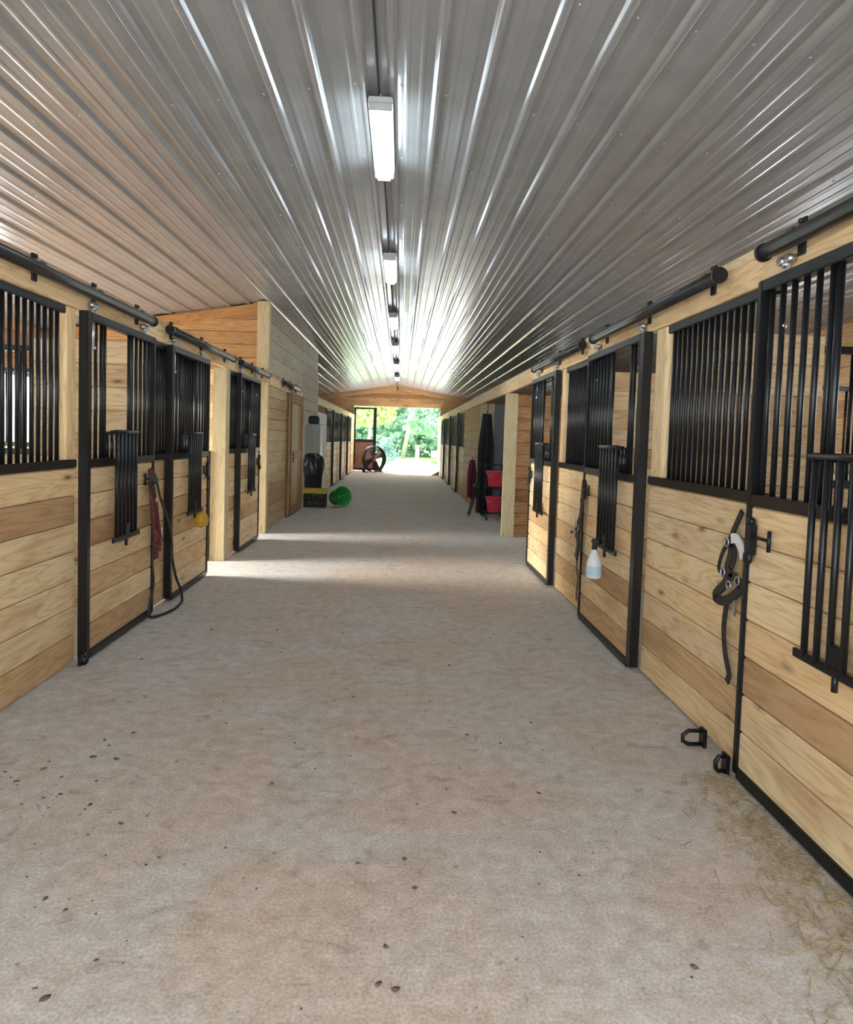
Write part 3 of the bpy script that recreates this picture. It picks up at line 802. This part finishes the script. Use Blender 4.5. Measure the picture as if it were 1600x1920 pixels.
# ------------------------------------------------------------------ lead rope on the left, hose loop, yellow disc
xl = LX + .10
t = thing('lead_rope', 'maroon lead rope and black bridle strap hung on the left door post', 'lead rope', (xl, 6.0, .8), 'halters and leads hung by the doors')
mb = MB()
mb.tube(curve(P([(5.83, 1.27), (5.86, 1.16), (5.90, 1.02), (5.92, .86), (5.96, .70), (6.00, .58), (5.98, .50)], xl)), [.020] * 37, seg=8)
mb.tube(curve(P([(5.87, 1.22), (5.83, 1.08), (5.85, .92), (5.90, .76), (5.95, .64)], xl + .012)), .018, seg=8)
mb.tube(curve(P([(5.92, .98), (5.96, .82), (6.02, .68), (6.0, .56)], xl + .02)), .016, seg=8); obj('rope', mb, 'maroon', t)
mb = MB(); mb.ribbon(curve(P([(5.84, 1.24), (5.94, 1.20), (6.05, 1.03), (6.17, .90), (6.28, .78), (6.38, .60), (6.40, .42)], xl)), .028, .01, NL)
mb.ribbon(curve(P([(5.74, 1.20), (5.82, 1.19), (5.90, 1.17)], xl + .02)), .05, .02, NL)
mb.ribbon(curve(P([(5.80, 1.15), (5.83, 1.09), (5.85, 1.03)], xl + .02)), .05, .02, NL); obj('strap', mb, 'leather', t)
mb = MB(); mb.ico((xl + .02, 6.03, .70), .022); mb.tube([(xl + .02, 6.05, .76), (xl + .02, 6.02, .64)], .009); obj('snap', mb, 'galv', t)
t = thing('rubber_hose', 'black rubber hose looping from the floor up the left stall panel', 'hose', (LX + .15, 6.2, 0))
mb = MB(); mb.tube(curve([(LX + .03, 6.07, .50), (LX + .05, 6.05, .40), (LX + .09, 5.95, .26), (LX + .095, 5.86, .12), (LX + .10, 5.84, .03), (LX + .16, 5.98, .014), (LX + .20, 6.20, .014), (LX + .18, 6.45, .014), (LX + .13, 6.62, .014), (LX + .115, 6.61, .10), (LX + .105, 6.50, .24), (LX + .10, 6.41, .42)]), .012, seg=8); obj('tubing', mb, 'rubber', t)
mb = MB(); mb.tube([(LX + .03, 6.07, .48), (LX + .03, 6.09, .60)], [.028, .020], seg=12); mb.box(LX + .005, LX + .055, 6.035, 6.115, .46, .49, c=.006); obj('nozzle', mb, 'rubber', t)
xd = LX + .062 + .10
t = thing('hanging_ball', 'round amber plastic ball hanging below a left drop grille', 'ball', (xd, 7.10, .70))
mb = MB(); mb.ico((xd, 7.10, .70), .082, (.9, 1, 1), sub=3); obj('ball_shell', mb, 'amber', t)
mb = MB(); mb.lathe((xd, 7.10, .70), [(.060, -.058), (.066, -.058), (.066, -.050), (.060, -.046)], seg=24); tag(obj('ball_ring', mb, 'yellow', t), 'brighter yellow ring', None)
mb = MB(); mb.tube([(xd, 7.10, .78), (xd - .01, 7.10, .81)], .005, seg=6); obj('cord', mb, 'rubber', t)

# ------------------------------------------------------------------ clutter at the recess, left
t = thing('storage_cabinet', 'tall light grey metal cabinet in the recess behind the black bin', 'cabinet', (-2.21, 17.72, 0))
mb = MB(); mb.box(-2.40, -2.02, 17.50, 17.93, 0.04, 1.86, c=.012); obj('body', mb, 'cabinet', t)
for xx in (-2.396, -2.206):
    mb = MB(); mb.box(xx, xx + .182, 17.484, 17.5, .08, 1.82, c=.004); dd = obj('cabinet_door', mb, 'cabinet', t)
    mb = MB(); hx = xx + (.155 if xx < -2.3 else .03); mb.tube([(hx, 17.476, .95), (hx, 17.47, 1.02), (hx, 17.476, 1.09)], .007, seg=8); obj('handle', mb, 'galv', dd)
mb = MB(); mb.box(-2.38, -2.04, 17.52, 17.91, 0, .04); obj('plinth', mb, 'rubber', t)
mb = MB(); mb.box(-2.34, -2.08, 17.58, 17.85, 1.862, 2.06, c=.02); mb.box(-2.31, -2.11, 17.62, 17.81, 2.05, 2.075, c=.01)
tag(obj('storage_tub', mb, 'rubber', origin=(-2.36, 17.7, 1.86)), 'small dark tub on top of the grey cabinet', 'tub')
t = thing('trash_can', 'black trash can with bag gathered at its rim', 'trash can', (-2.10, 16.9, 0))
mb = MB(); mb.lathe((-2.10, 16.9, 0), [(0, .01), (.19, .01), (.195, .02), (.225, .78), (.235, .80), (.215, .80), (0, .70)], seg=28); obj('can_body', mb, 'rubber', t)
mb = MB(); pr = []
vs = []; fs = []; seg = 40
for (r, z, a) in ((.228, .62, .004), (.243, .72, .008), (.247, .82, .012), (.243, .90, .014), (.225, .99, .02), (.18, 1.07, .035), (.10, 1.12, .03), (.01, 1.14, .0)):
    for k in range(seg):
        th = 2 * math.pi * k / seg; rr = r + a * math.sin(th * 9 + z * 7) + a * .5 * math.sin(th * 5)
        vs.append((-2.10 + rr * math.cos(th), 16.9 + rr * math.sin(th), z + a * math.sin(th * 3)))
for i in range(7):
    for k in range(seg): fs.append((i * seg + k, i * seg + (k + 1) % seg, (i + 1) * seg + (k + 1) % seg, (i + 1) * seg + k))
mb.add(vs, fs, smooth=True); obj('bag', mb, 'bag', t)
t = thing('storage_crate', 'dark slatted crate with yellow rim on the floor beside the green tub', 'crate', (-1.88, 15.45, 0))
mb = MB()
for i in range(7): 
    xx = -2.10 + i * .073
    mb.box(xx, xx + .035, 15.25, 15.27, .02, .32, c=.003); mb.box(xx, xx + .035, 15.63, 15.65, .02, .32, c=.003)
for i in range(6):
    yy = 15.27 + i * .068
    mb.box(-2.10, -2.08, yy, yy + .035, .02, .32, c=.003); mb.box(-1.645, -1.625, yy, yy + .035, .02, .32, c=.003)
mb.box(-2.10, -1.625, 15.25, 15.65, 0, .02); mb.box(-2.10, -1.625, 15.25, 15.27, .15, .19)
obj('basket', mb, 'dark_brown', t)
mb = MB(); mb.box(-2.13, -1.60, 15.22, 15.26, .31, .40, c=.012); mb.box(-2.13, -1.60, 15.64, 15.68, .31, .40, c=.012); mb.box(-2.13, -2.09, 15.26, 15.64, .31, .40, c=.012); mb.box(-1.64, -1.60, 15.26, 15.64, .31, .40, c=.012); tag(obj('rim', mb, 'yellow', t), 'yellow plastic rim', None)
mb = MB()
for i in range(26): mb.ico((random.uniform(-2.03, -1.70), random.uniform(15.32, 15.58), random.uniform(.06, .30)), random.uniform(.03, .06), (1, 1, .7), sub=1, jit=.2)
o = obj('rag_pile', mb, 'straw_grey', origin=(-1.86, 15.45, .02)); tag(o, 'grey rags inside the yellow-rimmed crate', 'rags', kind='stuff')
t = thing('muck_tub', 'green plastic tub tipped over on the aisle floor', 'tub', (-1.36, 15.62, .22))
mt = Matrix.Rotation(math.radians(35), 3, 'Z') @ Matrix.Rotation(math.radians(78), 3, 'X')
mb = MB(); mb.lathe((-1.36, 15.62, .215), [(0, -.17), (.15, -.17), (.165, -.16), (.21, .17), (.22, .175), (.22, .185), (.205, .185), (.155, -.145), (0, -.15)], seg=32, mat4=mt); obj('tub_body', mb, 'green', t)
mb = MB()
for s in (-1, 1):
    pts = [mt @ V((s * .215, math.cos(a) * .06, .16 - math.sin(a) * .07)) + V((s * 0, 0, 0)) for a in [i * math.pi / 8 for i in range(9)]]
    mb.tube([V((-1.36, 15.62, .215)) + p + (mt @ V((s * .02 * math.sin(i * math.pi / 8), 0, 0))) for i, p in enumerate(pts)], .012, seg=8)
obj('rope_handle', mb, 'green', t)

# ------------------------------------------------------------------ buckets, blankets, right
t = thing('bucket_stand', 'black two-tier metal stand holding the pink buckets', 'stand', (1.92, 13.9, 0))
mb = MB()
for sx in (1.755, 2.085):
    mb.tube([(sx, 14.10, 0.012), (sx, 14.10, 1.12)], .014, seg=8); mb.tube([(sx, 13.66, .014), (sx, 14.10, .014)], .014, seg=8); mb.tube([(sx, 13.66, .014), (sx, 13.80, .14), (sx, 14.10, .14)], .012, seg=8)
for z in (.14, .60, .66, 1.10): mb.tube([(1.755, 14.10, z), (2.085, 14.10, z)], .012, seg=8)
for z in (.14, .66):
    mb.tube([(1.755, 14.10, z), (1.755, 13.72, z), (2.085, 13.72, z), (2.085, 14.10, z)], .010, seg=8)
obj('frame', mb, 'black', t)
def bucket(z, y, label):
    t = thing('feed_bucket', label, 'bucket', (1.92, y, z), 'pink buckets on the stand')
    mb = MB(); mb.lathe((1.92, y, z), [(0, 0), (.125, 0), (.132, .01), (.172, .285), (.186, .29), (.186, .31), (.168, .31), (.124, .02), (0, .016)], seg=32); obj('pail', mb, 'pink', t)
    mb = MB(); mb.tube([(1.92 - .185, y, z + .28)] + [(1.92 - .185 * math.cos(a), y - .12 * math.sin(a) - .03, z + .28 - .08 * math.sin(a)) for a in [i * math.pi / 10 for i in range(1, 10)]] + [(1.92 + .185, y, z + .28)], .005, seg=6); obj('bail_handle', mb, 'galv', t)
bucket(.672, 13.9, 'upper pink bucket on the black stand'); bucket(.152, 13.9, 'lower pink bucket on the black stand')

def blanket(x0, x1, y, z0, z1, mat, label, amp=.03, fr=3.0):
    t = thing('hanging_blanket', label, 'blanket', ((x0 + x1) / 2, y, z1), 'blankets hanging on the doubled post')
    mb = MB(); nx, nz = 22, 26; vs = []; fs = []
    for side in (0, 1):
        for j in range(nz + 1):
            v = j / nz; z = z1 + (z0 - z1) * v
            for i in range(nx + 1):
                u = i / nx; w = .55 + .45 * min(1, v * 3)
                xx = (x0 + x1) / 2 + (u - .5) * (x1 - x0) * w
                yy = y + amp * math.sin(u * fr * 2 * math.pi + v * 2) * (.4 + v) + side * .03 - .03 * math.sin(u * math.pi)
                vs.append((xx, yy, z + .03 * math.sin(u * 9) * v))
    k = (nx + 1) * (nz + 1)
    for s in (0, 1):
        for j in range(nz):
            for i in range(nx):
                a = s * k + j * (nx + 1) + i; fs.append((a, a + 1, a + nx + 2, a + nx + 1))
    for j in range(nz):
        for i in (0, nx):
            a = j * (nx + 1) + i; fs.append((a, a + nx + 1, k + a + nx + 1, k + a))
    for i in range(nx):
        for j in (0, nz):
            a = j * (nx + 1) + i; fs.append((a, a + 1, k + a + 1, k + a))
    mb.add(vs, fs, smooth=True); obj('cloth', mb, mat, t)
    mb = MB(); mb.tube([((x0 + x1) / 2, y + .02, z1 - .02), ((x0 + x1) / 2, y + .0, z1 + .06), ((x0 + x1) / 2, y + .08, z1 + .06)], .008, seg=6); obj('hook', mb, 'black', t)
blanket(1.66, 2.00, 14.80, .02, 2.16, 'blanket', 'long black horse blanket hanging in front of the doubled timber post')
blanket(1.50, 1.70, 15.30, .30, 1.15, 'blanket_red', 'dark red blanket hanging low behind the black blanket', amp=.02, fr=2)
# saddle rack leaning at the foot of the blankets
t = thing('folding_rack', 'black folding rack standing at the foot of the black blanket', 'rack', (1.62, 14.5, 0))
mb = MB()
for yy in (14.30, 14.58):
    mb.tube([(1.46, yy, .012), (1.62, yy, .62)], .014, seg=8); mb.tube([(1.74, yy, .012), (1.56, yy, .62)], .014, seg=8)
for (xx, z) in ((1.50, .15), (1.70, .15), (1.61, .61)): mb.tube([(xx, 14.30, z), (xx, 14.58, z)], .012, seg=8)
obj('frame', mb, 'black', t)
mb = MB(); mb.tube([(1.60, 14.26, .63), (1.60, 14.62, .63)], .05, seg=12); obj('pad', mb, 'rubber', t)

# ------------------------------------------------------------------ far doorway: sliding door, drum fan, wooden wedge
yd = YF - .14
t = thing('far_sliding_door', 'dark framed sliding door with tall window and red lower panel at far doorway', 'door', (-1.68, yd, 0))
x0, x1 = -2.19, -1.15
mb = MB(); mb.box(x0, x0 + .09, yd - .03, yd + .03, .02, 2.93, c=.004); mb.box(x1 - .14, x1, yd - .03, yd + .03, .02, 2.93, c=.004)
mb.box(x0 + .09, x1 - .14, yd - .03, yd + .03, 2.85, 2.93, c=.004); mb.box(x0 + .09, x1 - .14, yd - .03, yd + .03, 1.34, 1.46, c=.004); mb.box(x0 + .09, x1 - .14, yd - .03, yd + .03, .02, .12, c=.004)
obj('frame', mb, 'black', t)
mb = MB(); mb.boards((x0 + .09, yd + .02, .12), X3, Z3, -Y3, x1 - .14 - x0 - .09, 1.22, bw=.2); mb.board((x0 + .1, yd - .024, .16), V((.62, 0, .78)).normalized(), V((-.78, 0, .62)).normalized(), -Y3, 1.25, .1, .02); obj('lower_panel', mb, 'door_red', t)
m_, nt, b = new_mat('clear_pane'); b.inputs['Roughness'].default_value = .03; b.inputs['Base Color'].default_value = (.95, .98, .98, 1); b.inputs['Transmission Weight'].default_value = 1; b.inputs['IOR'].default_value = 1.05; M['pane'] = m_
mb = MB(); mb.box(x0 + .09, x1 - .14, yd - .004, yd + .004, 1.46, 2.85); obj('window_pane', mb, 'pane', t)

fx, fy, fz = -1.18, 30.95, .60
t = thing('drum_fan', 'big round drum fan on wheels before the red door panel', 'fan', (fx, fy, 0))
ry = Matrix.Rotation(math.radians(90), 3, 'X')
turn = Matrix.Rotation(math.radians(38), 3, 'Z') @ ry
mb = MB(); mb.lathe((fx, fy, fz), [(.56, -.14), (.575, -.15), (.585, -.14), (.585, .14), (.575, .15), (.56, .14), (.56, -.14)], seg=40, mat4=turn); obj('drum', mb, 'black', t)
mb = MB()
for zz in (-.15, .15):
    for r in (.18, .30, .42, .52):
        mb.tube([V((fx, fy, fz)) + turn @ V((r * math.cos(a), r * math.sin(a), zz)) for a in [i * math.pi / 16 for i in range(32)]], .004, seg=5, closed=True)
    for i in range(12):
        a = i * math.pi / 6; mb.tube([V((fx, fy, fz)) + turn @ V((.1 * math.cos(a), .1 * math.sin(a), zz)), V((fx, fy, fz)) + turn @ V((.56 * math.cos(a), .56 * math.sin(a), zz))], .004, seg=5)
obj('guard', mb, 'black', t)
for k in range(4):
    a = k * math.pi / 2 + .4; mb = MB(); u = V((math.cos(a), math.sin(a), 0)); w = V((-math.sin(a), math.cos(a), 0)); vs = []
    for r in (.08, .3, .53):
        for s in (-1, 1):
            for e in (0, .008): vs.append(V((fx, fy, fz)) + turn @ (u * r + w * s * (.05 + r * .16) + V((0, 0, s * .05 + e))))
    fs = [(0, 2, 6, 4), (4, 6, 10, 8), (1, 5, 7, 3), (5, 9, 11, 7), (0, 4, 5, 1), (4, 8, 9, 5), (2, 3, 7, 6), (6, 7, 11, 10), (0, 1, 3, 2), (8, 10, 11, 9)]
    mb.add(vs, fs); obj('blade', mb, 'black', t)
mb = MB(); mb.lathe((fx, fy, fz), [(0, -.13), (.10, -.13), (.11, -.10), (.11, .06), (0, .08)], seg=20, mat4=turn)
for i in (0, 1):
    a = i * math.pi + .9; mb.tube([V((fx, fy, fz)) + turn @ V((-.56 * math.cos(a), -.56 * math.sin(a), -.06)), V((fx, fy, fz)) + turn @ V((.1 * math.cos(a), .1 * math.sin(a), -.06))], .03, seg=8)
obj('motor', mb, 'fan_red', t)
mb = MB(); c = V((fx, fy, 0)); 
for s in (-1, 1):
    p = turn @ V((s * .6, 0, 0)); mb.tube([c + V((p.x, p.y, .6)), c + V((p.x * .75, p.y * .75, .06))], .02, seg=8)
    q = turn @ V((s * .45, 0, .2)); mb.tube([c + V((q.x, q.y, .03)), c + V((q.x, q.y, .03)) - (turn @ V((0, 0, .4)))], .018, seg=8)
obj('stand', mb, 'black', t)
for s in (-1, 1):
    q = turn @ V((s * .45, 0, -.12)); mb = MB(); ax = (turn @ V((1, 0, 0))).normalized(); mb.tube([c + V((q.x, q.y, .09)) - ax * .03, c + V((q.x, q.y, .09)) + ax * .03], .09, seg=16); obj('wheel', mb, 'tyre', t)
mb = MB(); vs = [(1.34, 29.8, 0), (1.70, 29.8, 0), (1.70, 29.8, .2), (1.34, 29.95, 0), (1.70, 29.95, 0), (1.70, 29.95, .2)]
mb.add(vs, [(0, 1, 2), (3, 5, 4), (0, 2, 5, 3), (1, 4, 5, 2), (0, 3, 4, 1)]); o = obj('wooden_wedge', mb, 'wood_dark', origin=(1.55, 29.9, 0)); tag(o, 'small brown wooden wedge on the floor at the far right stall', 'door wedge')

# ------------------------------------------------------------------ outdoors
def leaves(mb, c, r, n, sz, sc=(1, 1, 1)):
    c = V(c)
    for i in range(n):
        d = V((random.gauss(0, 1), random.gauss(0, 1), random.gauss(0, 1))).normalized()
        rr = r * random.uniform(.55, 1.05)
        p = c + V((d.x * rr * sc[0], d.y * rr * sc[1], d.z * rr * sc[2]))
        a = V((random.gauss(0, 1), random.gauss(0, 1), random.gauss(0, 1))).normalized(); b2 = a.cross(d + V((.01, .02, .03))).normalized()
        s = sz * random.uniform(.6, 1.3)
        mb.add([p - a * s, p + b2 * s * .6, p + a * s, p - b2 * s * .6], [(0, 1, 2, 3)], bid=0)
def tree(x, y, h, lean, blobs, mat, label, tr=.14):
    t = thing('tree', label, 'tree', (x, y, -.03), 'trees outside the far doorway')
    mb = MB(); top = V((x + lean, y, h * .8)); base = V((x, y, -.05))
    mb.tube([base, base.lerp(top, .35) + V((.1, 0, 0)), base.lerp(top, .7), top], [tr, tr * .8, tr * .55, tr * .2], seg=10)
    for i in range(5):
        p = base.lerp(top, .45 + .1 * i); q = p + V((random.uniform(-1.5, 1.5), random.uniform(-.8, .8), random.uniform(.7, 1.6))); mb.tube([p, p.lerp(q, .5) + V((0, 0, .1)), q], [tr * .4, tr * .25, .02], seg=6)
    obj('trunk', mb, 'bark', t)
    mb = MB()
    for (bx, bz, br, n) in blobs: leaves(mb, (bx, y + random.uniform(-.8, .8), bz), br, n, .16)
    obj('crown', mb, mat, t)
tree(-2.3, 47, 7, .3, [(-2.2, 3.6, 1.5, 700), (-1.3, 3.4, 1.0, 500), (-2.8, 5, 1.6, 600), (-1.5, 5.1, 1.3, 500), (-3.6, 3.2, 1.4, 500)], 'leaf_lime', 'lime green tree left of centre outside the far doorway')
tree(.2, 55, 10, 1.0, [(1.4, 4.6, 1.2, 500), (.2, 5.6, 1.4, 500), (1.8, 6.4, 1.5, 500)], 'leaf_blue', 'slim pale trunked tree leaning in the middle of the far doorway', tr=.2)
tree(2.9, 49, 8, -.2, [(2.2, 2.9, 1.4, 700), (3.2, 4.2, 1.6, 700), (1.6, 4.2, 1.3, 600), (2.6, 5.6, 1.7, 600), (1.1, 2.6, .9, 400)], 'leaf_green', 'full green tree on the right outside the far doorway')
mb = MB()
for i in range(60):
    x = -24 + i * .8; leaves(mb, (x + random.uniform(-.5, .5), random.uniform(58, 66), random.uniform(1, 3)), 2.4, 150, .42)
    leaves(mb, (x + random.uniform(-.5, .5), random.uniform(60, 66), random.uniform(4, 9)), 2.7, 150, .5)
o = obj('foliage_backdrop', mb, 'leaf_green', origin=(0, 62, 0)); tag(o, 'bank of green woodland foliage behind the trees outside', 'foliage', kind='stuff')
t = thing('shrub', 'dark bluish green shrub outside just right of the drum fan', 'shrub', (-.75, 40, -.03))
mb = MB(); leaves(mb, (-.80, 40, 1.1), .5, 420, .07, (.9, .9, 1)); leaves(mb, (-.6, 40, .55), .55, 420, .07); obj('foliage', mb, 'leaf_dark', t)
mb = MB()
for i in range(5): mb.tube([(-.75, 40, -.05), (-.75 + random.uniform(-.3, .3), 40 + random.uniform(-.2, .2), .9)], .02, seg=6)
obj('stem', mb, 'bark', t)
mb = MB(); mb.box(.86, 1.08, 40.0, 40.22, -.05, 1.13, c=.02); mb.box(.84, 1.10, 39.98, 40.24, 1.12, 1.17, c=.015)
o = obj('gate_post', mb, 'white_post', origin=(.97, 40.1, 0)); tag(o, 'cream painted gate post standing outside the far doorway', 'post')
# parked car, mostly hidden by the doorway edge
t = thing('parked_car', 'white car parked outside at the right edge of the far doorway', 'car', (3.4, 50, 0))
mb = MB(); prof = [(0, .35), (0, .75), (.9, .85), (1.3, 1.30), (2.9, 1.30), (3.5, .85), (4.0, .78), (4.0, .35)]
n = len(prof); vs = []
for y in (45.2, 46.9): 
    for (a, z) in prof: vs.append((2.05 + a, y, z))
mb.add(vs, [tuple(range(n)), tuple(range(2 * n - 1, n - 1, -1))] + [(i, (i + 1) % n, n + (i + 1) % n, n + i) for i in range(n)]); obj('body', mb, 'car_paint', t)
for (a, b2) in ((1.15, 1.95), (2.05, 2.95)):
    mb = MB(); mb.add([(2.05 + a, 45.19, .88), (2.05 + b2, 45.19, .88), (2.05 + b2 - .08, 45.19, 1.24), (2.05 + a + .18, 45.19, 1.24), (2.05 + a, 45.2, .88), (2.05 + b2, 45.2, .88), (2.05 + b2 - .08, 45.2, 1.24), (2.05 + a + .18, 45.2, 1.24)], [(0, 1, 2, 3), (7, 6, 5, 4), (0, 4, 5, 1), (1, 5, 6, 2), (2, 6, 7, 3), (3, 7, 4, 0)]); obj('side_window', mb, 'car_glass', t)
for a in (.75, 3.15):
    for y in (45.25, 46.85): mb = MB(); mb.tube([(2.05 + a, y - .1, .31), (2.05 + a, y + .1, .31)], .32, seg=20); obj('wheel', mb, 'tyre', t)

# ------------------------------------------------------------------ litter on the floor
mb = MB()
for i in range(900):
    y = random.uniform(1.6, 3.25); e = abs(random.gauss(0, .16)); x = 1.64 - e * (1.25 - .35 * (y - 1.6))
    if x < .9: continue
    a = random.uniform(0, math.pi); L = random.uniform(.01, .045); w = .0012
    d = V((math.cos(a), math.sin(a), random.uniform(-.05, .05))) * L; sd = V((-math.sin(a), math.cos(a), 0)) * w; p = V((x, y, random.uniform(.003, .008)))
    mb.add([p - d - sd, p - d + sd, p + d + sd, p + d - sd, p - d - sd + V((0, 0, .002)), p - d + sd + V((0, 0, .002)), p + d + sd + V((0, 0, .002)), p + d - sd + V((0, 0, .002))], [(0, 1, 2, 3), (7, 6, 5, 4), (0, 4, 5, 1), (1, 5, 6, 2), (2, 6, 7, 3), (3, 7, 4, 0)])
o = obj('hay_litter', mb, 'hay', origin=(1.5, 2.4, 0)); tag(o, 'scattered hay along the foot of the nearest right-hand door', 'hay', kind='stuff')
mb = MB()
def clod(x, y, r): mb.ico((x, y, r * .12), r, (random.uniform(.8, 1.6), random.uniform(.7, 1.2), .28), sub=1, jit=.25, rot=random.uniform(0, 3))
for i in range(110):
    clod(random.uniform(-2.0, 1.0), 1.2 + abs(random.gauss(0, 2.6)), random.choice((.004, .005, .006, .008, .012)))
for i in range(60):
    clod(-1.45 + random.gauss(0, .3), 2.75 + random.gauss(0, .4), random.choice((.004, .005, .007, .010)))
for (x, y, r) in ((.03, 1.93, .016), (-.02, 1.95, .01), (.95, 2.02, .012), (-.95, 1.9, .013), (.0, 2.1, .009)): clod(x, y, r)
o = obj('dirt_litter', mb, 'clod', origin=(0, 3, 0)); tag(o, 'small dark clods of dirt scattered over the dusty concrete', 'dirt', kind='stuff')

# ------------------------------------------------------------------ light
w = bpy.data.worlds.new('sky'); S.world = w; w.use_nodes = True
nt = w.node_tree; nt.nodes.clear()
out = nt.nodes.new('ShaderNodeOutputWorld'); bg = nt.nodes.new('ShaderNodeBackground')
sky = nt.nodes.new('ShaderNodeTexSky'); sky.sky_type = 'HOSEK_WILKIE'; sky.turbidity = 5.0; sky.ground_albedo = .5
sky.sun_direction = V((-.30, .60, .74)).normalized()
mx = nt.nodes.new('ShaderNodeMix'); mx.data_type = 'RGBA'; mx.inputs[0].default_value = .55
nt.links.new(sky.outputs[0], mx.inputs[6]); mx.inputs[7].default_value = (.9, .95, 1.0, 1)
nt.links.new(mx.outputs[2], bg.inputs[0]); bg.inputs[1].default_value = 8.0
nt.links.new(bg.outputs[0], out.inputs[0])

def sun(name, d, e, col=(1, .985, .96), ang=1.0):
    l = bpy.data.lights.new(name, 'SUN'); l.energy = e; l.color = col; l.angle = math.radians(ang)
    o = bpy.data.objects.new(name, l); COL.objects.link(o); o.rotation_euler = V(d).to_track_quat('-Z', 'Y').to_euler()
sun('sun', (.30, -.60, -.74), 50.0)
def area(name, loc, d, sx, sy, e, col=(1, 1, 1), spread=180):
    l = bpy.data.lights.new(name, 'AREA'); l.shape = 'RECTANGLE'; l.size = sx; l.size_y = sy; l.energy = e; l.color = col; l.spread = math.radians(spread)
    o = bpy.data.objects.new(name, l); COL.objects.link(o); o.location = loc
    o.rotation_euler = V(d).to_track_quat('-Z', 'Y').to_euler(); return o
area('daylight_fill_rear_door', (LXO - .12, 7.93, 1.5), (1, 0, -.28), 2.2, 1.4, 150, (1, .97, .92), 60)  # added lamp behind the rear opening, boosts daylight into a bright floor strip
area('daylight_fill_rear_door', (LXO - .12, 10.25, 1.5), (1, 0, -.28), 2.2, 1.6, 95, (.96, .98, 1), 60)  # second added lamp, strengthens the floor strip from the next stall

# ------------------------------------------------------------------ camera
f = 1300.0; PX, PY = 800, 889; VPX, VPY = 752, 820; ROLL = .031
F = V(((VPX - PX) / f, -(VPY - PY) / f, -1)).normalized()
r = V((1, -ROLL, 0)); R = (r - F * r.dot(F)).normalized(); U = R.cross(F)
rot = Matrix((R, F, U))
cam = bpy.data.cameras.new('camera'); co = bpy.data.objects.new('camera', cam); COL.objects.link(co)
co.matrix_world = Matrix.Translation((0, 0, 1.6)) @ rot.to_4x4()
cam.sensor_fit = 'AUTO'; cam.sensor_width = 36; cam.lens = f * 36 / 1920
cam.shift_x = 0; cam.shift_y = -(960 - PY) / 1920
cam.clip_start = .02; cam.clip_end = 500
S.camera = co
vs = S.view_settings
vs.view_transform = 'Standard'; vs.look = 'None'; vs.gamma = 1; vs.use_curve_mapping = False; vs.exposure = 0.0
